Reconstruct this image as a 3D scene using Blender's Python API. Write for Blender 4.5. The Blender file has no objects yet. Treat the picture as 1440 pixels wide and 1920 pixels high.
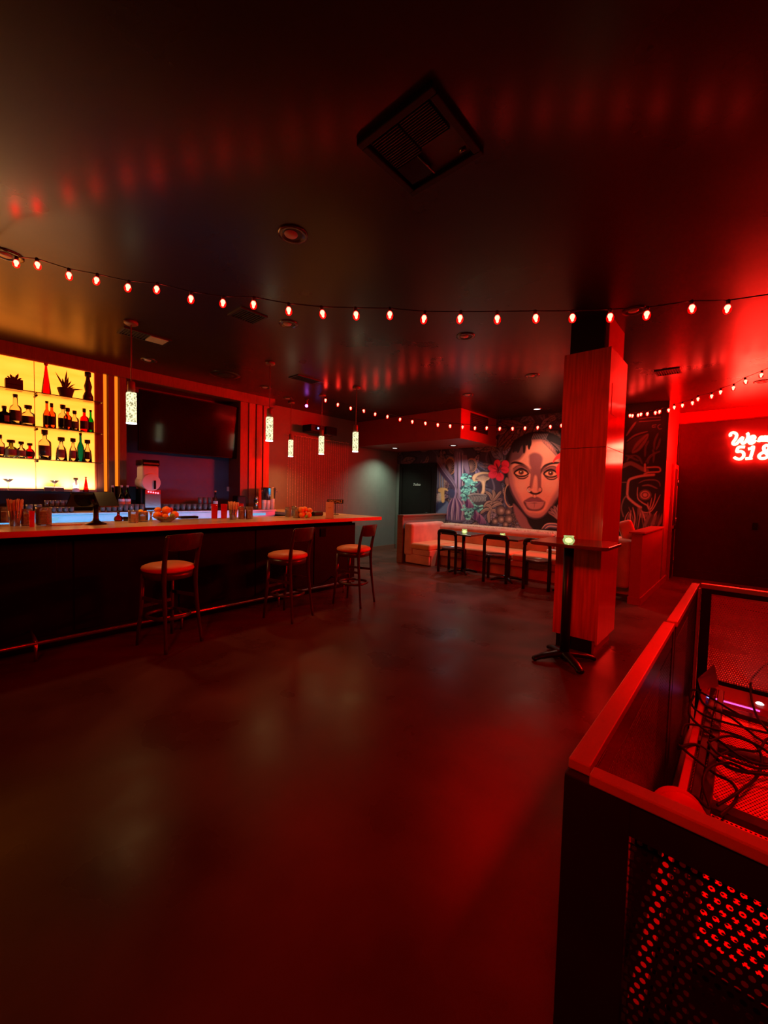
import bpy, math, random
import numpy as np
from mathutils import Matrix, Vector

random.seed(7)
C = bpy.context.scene.collection
sc = bpy.context.scene
PI = math.pi

# ------------------------------------------------------------ camera
F = 760.0                      # focal length in pixels of the 1440 x 1920 frame
H = 1.45                       # eye height
YAW, PITCH, ROLL = math.radians(41.763), math.radians(2.667), math.radians(1.403)
_f = Vector((-math.sin(YAW) * math.cos(PITCH), math.cos(YAW) * math.cos(PITCH), -math.sin(PITCH)))
_r0 = _f.cross(Vector((0, 0, 1))).normalized()
_u0 = _r0.cross(_f)
_r = math.cos(ROLL) * _r0 + math.sin(ROLL) * _u0
_u = -math.sin(ROLL) * _r0 + math.cos(ROLL) * _u0
EYE = Vector((0, 0, H))
cd = bpy.data.cameras.new('camera')
cam = bpy.data.objects.new('camera', cd)
C.objects.link(cam)
cam.matrix_world = Matrix(((_r.x, _u.x, -_f.x, 0), (_r.y, _u.y, -_f.y, 0), (_r.z, _u.z, -_f.z, H), (0, 0, 0, 1)))
cd.sensor_fit = 'VERTICAL'
cd.sensor_height = 36.0
cd.lens = F / 1920 * 36.0
cd.clip_start = 0.02
cd.clip_end = 60
sc.camera = cam

# ------------------------------------------------------------ world, exposure
sc.view_settings.view_transform = 'Standard'
sc.view_settings.look = 'None'
sc.view_settings.gamma = 1
sc.view_settings.exposure = 0.0
sc.view_settings.use_curve_mapping = False
w = bpy.data.worlds.new('night')
sc.world = w
w.use_nodes = True
w.node_tree.nodes['Background'].inputs[0].default_value = (0.05, 0.0, 0.0, 1)
w.node_tree.nodes['Background'].inputs[1].default_value = 0.02
sc.cycles.max_bounces = 8
sc.cycles.diffuse_bounces = 4
sc.cycles.glossy_bounces = 4
sc.cycles.transmission_bounces = 6
sc.cycles.transparent_max_bounces = 10
sc.cycles.sample_clamp_indirect = 4.0
sc.cycles.sample_clamp_direct = 0.0
sc.cycles.caustics_reflective = False
sc.cycles.caustics_refractive = False
sc.cycles.blur_glossy = 1.0
sc.cycles.use_denoising = True


def lamp(name, kind, loc, energy, color, size=0.3, aim=None, spot=None, blend=0.5, size_y=None, spread=None):
    d = bpy.data.lights.new(name, kind)
    d.energy = energy
    d.color = color
    if kind == 'AREA':
        d.size = size
        if size_y:
            d.shape = 'RECTANGLE'
            d.size_y = size_y
        if spread:
            d.spread = math.radians(spread)
    else:
        d.shadow_soft_size = size
    if kind == 'SPOT':
        d.spot_size = math.radians(spot or 80)
        d.spot_blend = blend
    o = bpy.data.objects.new(name, d)
    C.objects.link(o)
    o.location = loc
    if aim is not None:
        o.rotation_euler = (Vector(aim) - Vector(loc)).to_track_quat('-Z', 'Y').to_euler()
    return o


RED = (1.0, 0.0, 0.0)
# unseen red fill lamps, added to brighten deck, floor, column and bar
lamp('red_room_fill', 'AREA', (1.3, 5.2, 2.95), 60, RED, 0.6, aim=(0.2, 5.0, 0))
lamp('red_deck_fill', 'SPOT', (0.75, 1.35, 2.95), 380, RED, 0.12, aim=(0.15, 1.95, 0.3), spot=46, blend=0.6)
lamp('red_floor_fill', 'SPOT', (0.15, -0.7, 2.95), 260, RED, 0.25, aim=(-1.15, 2.7, 0), spot=66, blend=1.0)
lamp('red_column_fill', 'SPOT', (0.2, -1.2, 2.9), 300, RED, 0.12, aim=(-1.15, 4.0, 1.45), spot=28, blend=0.6)
lamp('red_bar_fill', 'SPOT', (0.2, -1.2, 2.9), 230, RED, 0.15, aim=(-4.2, 2.3, 0.8), spot=52, blend=0.9)
# added red fill out of frame, brightening wall and ceiling near the neon sign
lamp('red_sign_fill', 'AREA', (1.1, 9.0, 2.6), 460, RED, 1.2, aim=(-0.6, 8.5, 3.1), size_y=0.2, spread=110)
# recessed white downlights that are switched on
WHITE = (1.0, 0.70, 0.48)
lamp('downlight_beam', 'SPOT', (-6.31, 7.4, 2.50), 92, (0.66, 1.0, 0.74), 0.05, aim=(-6.75, 7.30, 0), spot=125, blend=1.0)
lamp('downlight_beam', 'SPOT', (-4.84, 7.64, 2.50), 60, (0.95, 0.98, 0.95), 0.05, aim=(-4.84, 7.60, 0), spot=140, blend=0.9)
lamp('downlight_beam', 'SPOT', (-3.02, 7.60, 3.06), 92, WHITE, 0.05, aim=(-3.02, 7.5, 0), spot=130, blend=0.9)
# LED strip that grazes the shelf panel from its bottom edge, and blue strips under the back bar
lamp('panel_strip', 'AREA', (-6.40, 0.3, 1.42), 19, (1.0, 0.72, 0.42), 2.3, aim=(-6.50, 0.3, 1.72), size_y=0.04)
lamp('blue_strip', 'AREA', (-5.15, 1.9, 0.98), 5, (0.06, 0.52, 1.0), 3.9, aim=(-6.0, 1.9, 0.97), size_y=0.05, spread=80)


# ------------------------------------------------------------ materials
MT = {}


def nodes_of(name):
    m = bpy.data.materials.new(name)
    m.use_nodes = True
    nt = m.node_tree
    return m, nt, nt.nodes['Principled BSDF']


def mat(name, col, rough=0.5, metal=0.0, spec=0.5, var=0.12, scale=8.0, bump=0.0, bscale=40.0, stretch=None,
        emit=None, es=0.0, trans=0.0, ior=1.45, sheen=0.0, rvar=0.0, col2=None, coat=0.0):
    m, nt, b = nodes_of(name)
    b.inputs['Roughness'].default_value = rough
    b.inputs['Metallic'].default_value = metal
    b.inputs['Specular IOR Level'].default_value = spec
    b.inputs['IOR'].default_value = ior
    b.inputs['Transmission Weight'].default_value = trans
    b.inputs['Sheen Weight'].default_value = sheen
    b.inputs['Coat Weight'].default_value = coat
    tc = nt.nodes.new('ShaderNodeTexCoord')
    mp = nt.nodes.new('ShaderNodeMapping')
    if stretch:
        mp.inputs['Scale'].default_value = stretch
    nt.links.new(tc.outputs['Object'], mp.inputs['Vector'])
    n = nt.nodes.new('ShaderNodeTexNoise')
    n.inputs['Scale'].default_value = scale
    n.inputs['Detail'].default_value = 5
    nt.links.new(mp.outputs[0], n.inputs['Vector'])
    cr = nt.nodes.new('ShaderNodeValToRGB')
    c = col
    c2 = col2 if col2 else tuple(min(1, x * (1 + var)) for x in c)
    cr.color_ramp.elements[0].color = (*[x * (1 - var) for x in c], 1)
    cr.color_ramp.elements[1].color = (*c2, 1)
    cr.color_ramp.elements[0].position = 0.3
    cr.color_ramp.elements[1].position = 0.7
    nt.links.new(n.outputs['Fac'], cr.inputs['Fac'])
    nt.links.new(cr.outputs['Color'], b.inputs['Base Color'])
    if rvar:
        mr = nt.nodes.new('ShaderNodeMapRange')
        mr.inputs['From Min'].default_value = 0.3
        mr.inputs['From Max'].default_value = 0.7
        mr.inputs['To Min'].default_value = max(0, rough - rvar)
        mr.inputs['To Max'].default_value = rough + rvar
        nt.links.new(n.outputs['Fac'], mr.inputs['Value'])
        nt.links.new(mr.outputs[0], b.inputs['Roughness'])
    if bump:
        n2 = nt.nodes.new('ShaderNodeTexNoise')
        n2.inputs['Scale'].default_value = bscale
        n2.inputs['Detail'].default_value = 4
        nt.links.new(mp.outputs[0], n2.inputs['Vector'])
        bp = nt.nodes.new('ShaderNodeBump')
        bp.inputs['Strength'].default_value = bump
        bp.inputs['Distance'].default_value = 0.01
        nt.links.new(n2.outputs['Fac'], bp.inputs['Height'])
        nt.links.new(bp.outputs[0], b.inputs['Normal'])
    if emit:
        b.inputs['Emission Color'].default_value = (*emit, 1)
        b.inputs['Emission Strength'].default_value = es
    MT[name] = m
    return m


mat('ceiling_paint', (0.024, 0.012, 0.005), 0.30, spec=0.42, var=0.04, scale=1.2, bump=0.09, bscale=2.2, rvar=0.04)
mat('floor_concrete', (0.110, 0.036, 0.026), 0.33, spec=0.19, var=0.30, scale=1.6, bump=0.22, bscale=3.0, rvar=0.12)
mat('grey_paint', (0.17, 0.165, 0.145), 0.6, var=0.05, bump=0.05, bscale=60)
mat('blue_lit_paint', (0.09, 0.09, 0.15), 0.6, var=0.05)  # grey wall with the blue strip light's tint put into its colour
mat('red_paint', (0.34, 0.035, 0.025), 0.5, var=0.05)
mat('dark_paint', (0.035, 0.03, 0.03), 0.45, var=0.1)
mat('maroon_paint', (0.034, 0.012, 0.014), 0.4, var=0.1)
mat('black_door', (0.010, 0.008, 0.007), 0.5, spec=0.2, var=0.1)
mat('baseboard_wood', (0.22, 0.09, 0.06), 0.5, var=0.15, stretch=(1, .2, 6))
mat('brown_wood', (0.20, 0.075, 0.042), 0.4, var=0.2, scale=14, stretch=(6, 6, .5))
mat('orange_wood', (0.34, 0.10, 0.045), 0.35, var=0.2, scale=14, stretch=(6, 6, .4))
mat('column_laminate', (0.50, 0.07, 0.04), 0.28, var=0.30, scale=11, stretch=(5, 5, .25), spec=0.4)
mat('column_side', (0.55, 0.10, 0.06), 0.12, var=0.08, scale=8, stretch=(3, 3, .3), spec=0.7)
mat('black_paint', (0.008, 0.006, 0.006), 0.5, spec=0.2, var=0.1)
mat('black_gloss', (0.008, 0.007, 0.007), 0.08, spec=0.6, var=0.1)
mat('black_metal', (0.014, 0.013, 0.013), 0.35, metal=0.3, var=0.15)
mat('cap_steel', (0.34, 0.20, 0.18), 0.4, metal=0.1, var=0.12, stretch=(2, .3, 2))
mat('counter_stone', (0.72, 0.52, 0.30), 0.16, var=0.22, scale=5, stretch=(1, .35, 1), spec=0.5)
mat('bar_front', (0.007, 0.005, 0.005), 0.6, spec=0.15, var=0.2)
mat('rail_brass', (0.5, 0.28, 0.2), 0.25, metal=0.9, var=0.1)
mat('stool_wood', (0.060, 0.022, 0.014), 0.28, var=0.3, scale=20, stretch=(4, 4, .6), spec=0.6)
mat('orange_vinyl', (0.80, 0.30, 0.12), 0.45, var=0.06, bump=0.05)
mat('chair_black', (0.010, 0.009, 0.009), 0.35, var=0.2)
mat('pink_velvet', (0.62, 0.22, 0.15), 0.8, var=0.25, scale=3, sheen=0.6)
mat('orange_velvet', (0.68, 0.24, 0.07), 0.75, var=0.12, scale=4, sheen=0.4)
mat('fur', (0.78, 0.50, 0.34), 0.9, var=0.3, scale=60, bump=0.8, bscale=90, sheen=0.5)
mat('table_top', (0.10, 0.035, 0.025), 0.15, var=0.15, spec=0.6)
mat('table_dark', (0.06, 0.045, 0.035), 0.3, var=0.15)
mat('steel', (0.55, 0.53, 0.52), 0.22, metal=1.0, var=0.06)
mat('dull_steel', (0.45, 0.47, 0.5), 0.4, metal=0.6, var=0.06)
mat('chrome', (0.7, 0.66, 0.62), 0.12, metal=1.0, var=0.03)
mat('white_plastic', (0.75, 0.72, 0.7), 0.5, var=0.04)
mat('cream_paper', (0.80, 0.50, 0.32), 0.6, var=0.06)
mat('cable_rubber', (0.008, 0.006, 0.006), 0.5, spec=0.25, var=0.1)
mat('orange_peel', (0.85, 0.24, 0.02), 0.4, var=0.12, scale=20, bump=0.3, bscale=120)
mat('lemon_peel', (0.85, 0.58, 0.04), 0.4, var=0.08, scale=20, bump=0.2, bscale=120)
mat('lime_peel', (0.20, 0.32, 0.04), 0.4, var=0.12, scale=20)
mat('straw_paper', (0.62, 0.27, 0.12), 0.7, var=0.25, scale=60, stretch=(6, 6, .3))
mat('clay_pot', (0.07, 0.035, 0.03), 0.7, var=0.1)
mat('leaf_green', (0.05, 0.08, 0.03), 0.5, var=0.3, scale=20)
mat('label_grey', (0.26, 0.22, 0.27), 0.6, var=0.2, scale=30)
mat('label_dark', (0.03, 0.02, 0.03), 0.6, var=0.2, scale=30)
mat('label_white', (0.5, 0.48, 0.5), 0.6, var=0.3, scale=60)
mat('cork_dark', (0.02, 0.012, 0.01), 0.5, var=0.2)
mat('skin_pattern', (0.06, 0.035, 0.03), 0.4, var=0.9, scale=70)
mat('green_frog_glass', (0.1, 0.16, 0.05), 0.2, var=0.1)
mat('bead_plastic', (0.70, 0.42, 0.36), 0.3, var=0.2)
mat('vent_dark', (0.02, 0.017, 0.015), 0.5, var=0.1)
mat('vent_pale', (0.42, 0.36, 0.24), 0.6, var=0.1)
mat('ring_chrome', (0.12, 0.10, 0.09), 0.2, metal=0.7, var=0.1)
mat('lens_reflection', (0.5, 0.36, 0.33), 0.3, var=0.1)  # pinkish reflection in the unlit downlights, put into the lens colour
mat('screen_black', (0.006, 0.004, 0.004), 0.10, spec=0.9, var=0.1)
mat('salt_pepper', (0.50, 0.24, 0.12), 0.7, var=0.6, scale=60)
mat('spice_red', (0.5, 0.02, 0.015), 0.35, var=0.3, scale=30)
mat('reel_red', (0.30, 0.08, 0.08), 0.45, var=0.1)
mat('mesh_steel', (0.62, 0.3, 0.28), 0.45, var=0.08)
mat('tarp', (0.3, 0.05, 0.05), 0.4, var=0.3, scale=8)


def emis(name, col, s):
    m = bpy.data.materials.new(name)
    m.use_nodes = True
    nt = m.node_tree
    nt.nodes.clear()
    e = nt.nodes.new('ShaderNodeEmission')
    e.inputs[0].default_value = (*col, 1)
    e.inputs[1].default_value = s
    o = nt.nodes.new('ShaderNodeOutputMaterial')
    nt.links.new(e.outputs[0], o.inputs[0])
    MT[name] = m
    return m


emis('neon', (1.0, 0.013, 0.007), 210.0)
emis('bulb_core', (1.0, 0.065, 0.045), 56.0)
emis('downlight_on', (1.0, 0.93, 0.86), 3.0)
emis('candle_flame', (1.0, 0.96, 0.62), 2.2)
emis('led_blue', (0.12, 0.2, 1.0), 9.0)
emis('led_violet', (0.5, 0.12, 1.0), 7.0)
emis('led_green', (0.02, 1.0, 0.12), 1.2)
emis('led_red', (1.0, 0.12, 0.2), 6.0)
emis('led_pink_strip', (1.0, 0.10, 0.55), 1.6)
emis('led_white_spot', (1.0, 0.95, 0.9), 5.0)
emis('slat_led', (1.0, 0.19, 0.008), 1.3)
emis('blue_glow', (0.25, 0.62, 1.0), 0.75)


def glassy(name, tint, rough=0.02, mixf=0.25, emit=None, es=0.0, glint=0.0):
    """thin clear glass: tinted transparency with a glossy coat"""
    m = bpy.data.materials.new(name)
    m.use_nodes = True
    nt = m.node_tree
    nt.nodes.clear()
    t = nt.nodes.new('ShaderNodeBsdfTransparent')
    t.inputs[0].default_value = (*tint, 1)
    g = nt.nodes.new('ShaderNodeBsdfGlossy')
    g.inputs['Roughness'].default_value = rough
    lw = nt.nodes.new('ShaderNodeLayerWeight')
    lw.inputs[0].default_value = mixf
    mx = nt.nodes.new('ShaderNodeMixShader')
    nt.links.new(lw.outputs['Fresnel'], mx.inputs[0])
    nt.links.new(t.outputs[0], mx.inputs[1])
    nt.links.new(g.outputs[0], mx.inputs[2])
    last = mx
    if glint:      # pale diffuse share standing in for glints on the glass
        df = nt.nodes.new('ShaderNodeBsdfDiffuse')
        df.inputs[0].default_value = (.85, .85, .85, 1)
        m2 = nt.nodes.new('ShaderNodeMixShader')
        m2.inputs[0].default_value = glint
        nt.links.new(mx.outputs[0], m2.inputs[1])
        nt.links.new(df.outputs[0], m2.inputs[2])
        last = m2
    if emit:
        e = nt.nodes.new('ShaderNodeEmission')
        e.inputs[0].default_value = (*emit, 1)
        e.inputs[1].default_value = es
        ad = nt.nodes.new('ShaderNodeAddShader')
        nt.links.new(last.outputs[0], ad.inputs[0])
        nt.links.new(e.outputs[0], ad.inputs[1])
        last = ad
    o = nt.nodes.new('ShaderNodeOutputMaterial')
    nt.links.new(last.outputs[0], o.inputs[0])
    MT[name] = m
    return m


glassy('clear_glass', (0.90, 0.90, 0.88), mixf=0.45, glint=0.12)
glassy('bottle_clear', (0.88, 0.86, 0.80), mixf=0.4)
glassy('bottle_amber', (0.85, 0.30, 0.04), mixf=0.3)
glassy('bottle_red', (0.80, 0.02, 0.01), mixf=0.3)
glassy('bottle_green', (0.01, 0.55, 0.05), mixf=0.3)
glassy('bottle_teal', (0.02, 0.36, 0.5), mixf=0.3)
glassy('bottle_dark', (0.03, 0.012, 0.012), mixf=0.3)
glassy('bottle_olive', (0.35, 0.38, 0.16), mixf=0.3)
glassy('red_glass', (0.75, 0.03, 0.02), mixf=0.35, emit=(1, 0.0, 0.0), es=0.08)
glassy('bulb_red', (1.0, 0.32, 0.28), mixf=0.1, emit=(1.0, 0.0, 0.0), es=0.7)
glassy('candle_green_glass', (0.85, 0.92, 0.55), mixf=0.25, emit=(0.62, 0.72, 0.34), es=0.18)  # faint emission puts the candle's glow into the glass itself
glassy('shelf_glass', (0.86, 0.93, 0.84), mixf=0.2)
mat('shelf_edge', (0.10, 0.22, 0.09), 0.2)


def panel_material():
    """backlit onyx-like acrylic: warm glow with soft horizontal veins"""
    m, nt, b = nodes_of('backlit_acrylic')
    b.inputs['Base Color'].default_value = (0.75, 0.62, 0.38, 1)
    b.inputs['Roughness'].default_value = 0.4
    tc = nt.nodes.new('ShaderNodeTexCoord')
    mp = nt.nodes.new('ShaderNodeMapping')
    mp.inputs['Scale'].default_value = (1, 0.5, 3.5)
    nt.links.new(tc.outputs['Object'], mp.inputs[0])
    n = nt.nodes.new('ShaderNodeTexNoise')
    n.inputs['Scale'].default_value = 2.2
    n.inputs['Detail'].default_value = 4
    n.inputs['Distortion'].default_value = 0.6
    nt.links.new(mp.outputs[0], n.inputs['Vector'])
    cr = nt.nodes.new('ShaderNodeValToRGB')
    cr.color_ramp.elements[0].color = (1.0, 0.21, 0.012, 1)
    cr.color_ramp.elements[1].color = (1.0, 0.27, 0.024, 1)
    cr.color_ramp.elements[0].position = 0.3
    cr.color_ramp.elements[1].position = 0.7
    nt.links.new(n.outputs['Fac'], cr.inputs[0])
    nt.links.new(cr.outputs[0], b.inputs['Emission Color'])
    b.inputs['Emission Strength'].default_value = 2.9
    MT['backlit_acrylic'] = m


panel_material()


def pendant_glass():
    m, nt, b = nodes_of('seeded_glass')
    nt.nodes.remove(b)
    tc = nt.nodes.new('ShaderNodeTexCoord')
    n = nt.nodes.new('ShaderNodeTexNoise')
    n.inputs['Scale'].default_value = 60
    n.inputs['Detail'].default_value = 3
    nt.links.new(tc.outputs['Object'], n.inputs['Vector'])
    cr = nt.nodes.new('ShaderNodeValToRGB')
    cr.color_ramp.elements[0].color = (0.22, 0.19, 0.10, 1)
    cr.color_ramp.elements[1].color = (1.0, 0.90, 0.50, 1)
    cr.color_ramp.elements[0].position = 0.38
    cr.color_ramp.elements[1].position = 0.55
    nt.links.new(n.outputs['Fac'], cr.inputs[0])
    e = nt.nodes.new('ShaderNodeEmission')
    e.inputs[1].default_value = 1.5
    nt.links.new(cr.outputs[0], e.inputs[0])
    nt.links.new(e.outputs[0], nt.nodes['Material Output'].inputs[0])
    MT['seeded_glass'] = m


pendant_glass()


def paint_material():
    m, nt, b = nodes_of('mural_paint')
    a = nt.nodes.new('ShaderNodeAttribute')
    a.attribute_name = 'paint'
    nt.links.new(a.outputs['Color'], b.inputs['Base Color'])
    b.inputs['Roughness'].default_value = 0.55
    b.inputs['Specular IOR Level'].default_value = 0.3
    MT['mural_paint'] = m


paint_material()


# ------------------------------------------------------------ mesh helpers
class MB:
    def __init__(s):
        s.v = []
        s.f = []
        s.sm = []

    def add(s, vs, fs, smooth=False):
        o = len(s.v)
        s.v += [tuple(v) for v in vs]
        s.f += [tuple(i + o for i in f) for f in fs]
        s.sm += [smooth] * len(fs)
        return s

    def box(s, x0, x1, y0, y1, z0, z1):
        vs = [(x, y, z) for x in (x0, x1) for y in (y0, y1) for z in (z0, z1)]
        return s.add(vs, [(0, 1, 3, 2), (4, 6, 7, 5), (0, 4, 5, 1), (2, 3, 7, 6), (0, 2, 6, 4), (1, 5, 7, 3)])

    def prism(s, poly, z0, z1, smooth=False):
        n = len(poly)
        vs = [(x, y, z0) for x, y in poly] + [(x, y, z1) for x, y in poly]
        s.add(vs, [tuple(range(n - 1, -1, -1)), tuple(range(n, 2 * n))])
        o = len(s.v) - 2 * n
        for i in range(n):
            j = (i + 1) % n
            s.f.append((o + i, o + j, o + n + j, o + n + i))
            s.sm.append(smooth)
        return s

    def lathe(s, prof, cx=0, cy=0, n=20, sx=1.0, sy=1.0, cz=0, power=None):
        """prof: list of (r, z); closed at axis when r == 0"""
        rings = []
        vs = []
        fs = []
        for r, z in prof:
            if r <= 1e-6:
                rings.append([len(vs)])
                vs.append((cx, cy, z + cz))
            else:
                ring = []
                for k in range(n):
                    a = 2 * PI * k / n
                    ca, sa = math.cos(a), math.sin(a)
                    if power:
                        ca = math.copysign(abs(ca) ** (2 / power), ca)
                        sa = math.copysign(abs(sa) ** (2 / power), sa)
                    ring.append(len(vs))
                    vs.append((cx + r * sx * ca, cy + r * sy * sa, z + cz))
                rings.append(ring)
        for a, b in zip(rings, rings[1:]):
            if len(a) == 1 and len(b) == 1:
                continue
            for k in range(n):
                k2 = (k + 1) % n
                if len(a) == 1:
                    fs.append((a[0], b[k2], b[k]))
                elif len(b) == 1:
                    fs.append((a[k], a[k2], b[0]))
                else:
                    fs.append((a[k], a[k2], b[k2], b[k]))
        return s.add(vs, fs, True)

    def tube(s, pts, r, n=8, caps=True, flat=None):
        """sweep along pts; r number or list; flat=(a,b) elliptical or rectangular scale"""
        pts = [Vector(p) for p in pts]
        m = len(pts)
        rs = r if isinstance(r, (list, tuple)) else [r] * m
        t0 = (pts[1] - pts[0]).normalized()
        ref = Vector((0, 0, 1)) if abs(t0.z) < 0.9 else Vector((1, 0, 0))
        nx = t0.cross(ref).normalized()
        vs = []
        fs = []
        for i, p in enumerate(pts):
            if i == 0:
                t = t0
            elif i == m - 1:
                t = (pts[i] - pts[i - 1]).normalized()
            else:
                t = (pts[i + 1] - pts[i - 1]).normalized()
            nx = (nx - t * nx.dot(t)).normalized()
            ny = t.cross(nx)
            fa, fb = flat if flat else (1, 1)
            for k in range(n):
                a = 2 * PI * (k + 0.5) / n
                vs.append(p + nx * (rs[i] * fa * math.cos(a)) + ny * (rs[i] * fb * math.sin(a)))
        for i in range(m - 1):
            for k in range(n):
                k2 = (k + 1) % n
                fs.append((i * n + k, i * n + k2, (i + 1) * n + k2, (i + 1) * n + k))
        s.add(vs, fs, n > 5)
        if caps:
            o = len(s.v) - m * n
            s.f.append(tuple(o + k for k in range(n - 1, -1, -1)))
            s.f.append(tuple(o + (m - 1) * n + k for k in range(n)))
            s.sm += [False, False]
        return s

    def ball(s, c, r, n=12, sz=1.0):
        prof = [(r * math.sin(PI * k / 8), -r * sz * math.cos(PI * k / 8)) for k in range(9)]
        prof[0] = (0, prof[0][1])
        prof[-1] = (0, prof[-1][1])
        return s.lathe(prof, c[0], c[1], n, cz=c[2])

    def build(s, name, m, parent=None, bevel=0.0, loc=None, seg=2):
        me = bpy.data.meshes.new(name)
        me.from_pydata(s.v, [], s.f)
        me.polygons.foreach_set('use_smooth', s.sm)
        me.materials.append(MT[m] if isinstance(m, str) else m)
        me.update()
        o = bpy.data.objects.new(name, me)
        C.objects.link(o)
        if parent:
            o.parent = parent
        if loc:
            o.location = loc
        if bevel:
            b = o.modifiers.new('edge', 'BEVEL')
            b.width = bevel
            b.segments = seg
            b.limit_method = 'ANGLE'
        return o


def tag(o, label, cat, group=None, kind=None):
    o['label'] = label
    o['category'] = cat
    if group:
        o['group'] = group
    if kind:
        o['kind'] = kind
    return o


def thing(name, label, cat, loc=(0, 0, 0), rotz=0, group=None):
    o = bpy.data.objects.new(name, None)
    o.empty_display_size = 0.1
    C.objects.link(o)
    o.location = loc
    o.rotation_euler = (0, 0, rotz)
    return tag(o, label, cat, group)


def struct(name, mb, m, parent=None, bevel=0.0):
    o = mb.build(name, m, parent, bevel)
    if not parent:
        o['kind'] = 'structure'
    return o


def dup(root, loc=None, rotz=None, label=None, group=None, mats=None):
    r = root.copy()
    C.objects.link(r)
    if loc is not None:
        r.location = loc
    if rotz is not None:
        r.rotation_euler = (0, 0, rotz)
    if label:
        r['label'] = label
    if group:
        r['group'] = group
    for ch in list(root.children):
        c = ch.copy()
        C.objects.link(c)
        c.parent = r
        for g in ch.children:
            d = g.copy()
            C.objects.link(d)
            d.parent = c
    return r


def catmull(pts, k=6, closed=False):
    P = [Vector(p) for p in pts]
    n = len(P)
    out = []
    rng = range(n) if closed else range(n - 1)
    for i in rng:
        p0 = P[(i - 1) % n] if (closed or i > 0) else P[0]
        p1, p2 = P[i], P[(i + 1) % n]
        p3 = P[(i + 2) % n] if (closed or i + 2 < n) else P[-1]
        for j in range(k):
            t = j / k
            out.append(0.5 * ((2 * p1) + (-p0 + p2) * t + (2 * p0 - 5 * p1 + 4 * p2 - p3) * t * t + (-p0 + 3 * p1 - 3 * p2 + p3) * t ** 3))
    if not closed:
        out.append(P[-1])
    return out


def _ray(px, py):
    return _r * ((px - 720) / F) - _u * ((py - 960) / F) + _f


def on_x(px, py, x):      # where the line of sight meets the plane x = const
    d = _ray(px, py)
    return EYE + d * (x / d.x)


def on_y(px, py, y):
    d = _ray(px, py)
    return EYE + d * (y / d.y)


def on_z(px, py, z):
    d = _ray(px, py)
    return EYE + d * ((z - H) / d.z)


CZ = 3.10      # ceiling height
MY = 8.20      # mural wall
# ------------------------------------------------------------ room shell
struct('floor', MB().box(-7.1, 4.5, -3.2, 9.7, -0.1, 0), 'floor_concrete')
struct('ceiling', MB().box(-7.1, 4.5, -3.2, 9.7, CZ, CZ + 0.1), 'ceiling_paint')
struct('wall_west', MB().box(-7.1, -6.9, 3.9, 8.4, 0, CZ), 'grey_paint')
struct('wall_bar', MB().box(-7.1, -6.9, -3.2, 3.9, 0, CZ), 'blue_lit_paint')
struct('wall_north', MB().box(-6.9, -1.03, MY, MY + 0.15, 0, CZ), 'grey_paint')
struct('wall_corridor', MB().box(-1.18, -1.03, MY + 0.15, 9.6, 0, CZ), 'red_paint')
struct('wall_far', MB().box(-1.2, 4.5, 9.5, 9.7, 0, CZ), 'red_paint')
struct('wall_east', MB().box(4.4, 4.6, -3.2, 9.5, 0, CZ), 'dark_paint')
struct('wall_south', MB().box(-7.1, 4.5, -3.3, -3.2, 0, CZ), 'dark_paint')
tag(MB().box(-1.0, 4.4, 9.44, 9.5, 0.16, 2.88).build('wall_panelling', 'maroon_paint'), 'dark maroon panelling that carries the red neon sign', 'wall panel', kind='structure')
struct('baseboard_far', MB().box(-1.0, 4.4, 9.42, 9.5, 0, 0.16), 'maroon_paint')
struct('baseboard_west', MB().box(-6.9, -6.885, 4.75, MY, 0, 0.11), 'baseboard_wood')
struct('baseboard_corridor', MB().box(-1.03, -1.015, 8.22, 8.85, 0, 0.10).box(-1.03, -1.015, 9.40, 9.42, 0, 0.10), 'red_paint')
# dropped ceiling over the banquette corner
struct('ceiling_soffit', MB().box(-6.9, -4.12, 6.745, MY, 2.53, CZ), 'red_paint')
# movement joint in the concrete beside the railing
struct('trim_joint', MB().box(-0.645, -0.639, 2.2, 9.3, 0.0, 0.0015), 'black_paint')
# outlets
t = tag(MB().box(0.09, 0.16, 9.415, 9.44, 0.98, 1.10).build('wall_outlet', 'black_paint', bevel=0.004), 'small black switch plate on the dark maroon panelling', 'switch')
t = tag(MB().box(-6.9, -6.88, 3.51, 3.63, 1.415, 1.495).build('wall_outlet', 'white_plastic', bevel=0.004), 'pale pink-lit outlet plate on the wall under the television', 'outlet')

# door 1 in the mural wall
d1 = struct('door_1', MB().box(-6.66, -5.72, MY - 0.05, MY - 0.01, 0.0, 2.12), 'black_door')
MB().box(-6.75, -6.66, MY - 0.08, MY, 0, 2.21).box(-5.72, -5.63, MY - 0.08, MY, 0, 2.21).box(-6.66, -5.72, MY - 0.08, MY, 2.12, 2.21).build('door_frame', 'black_door', d1, bevel=0.006)
MB().tube([(-5.80, MY - 0.05, 1.0), (-5.80, MY - 0.10, 1.0), (-5.92, MY - 0.10, 1.0)], 0.01).build('door_handle', 'black_metal', d1)


def text(name, body, size, loc, rot, m, parent=None, shear=0.0, ext=0.002, align='CENTER'):
    cu = bpy.data.curves.new(name, 'FONT')
    cu.body = body
    cu.size = size
    cu.extrude = ext
    cu.shear = shear
    cu.align_x = align
    cu.align_y = 'CENTER'
    cu.materials.append(MT[m])
    o = bpy.data.objects.new(name, cu)
    C.objects.link(o)
    o.location = loc
    o.rotation_euler = rot
    bpy.context.view_layer.update()
    dg_ = bpy.context.evaluated_depsgraph_get()
    me = bpy.data.meshes.new_from_object(o.evaluated_get(dg_))
    me.name = name
    bpy.data.objects.remove(o)
    o = bpy.data.objects.new(name, me)
    C.objects.link(o)
    o.location = loc
    o.rotation_euler = rot
    if parent:
        o.parent = parent
    return o


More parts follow.
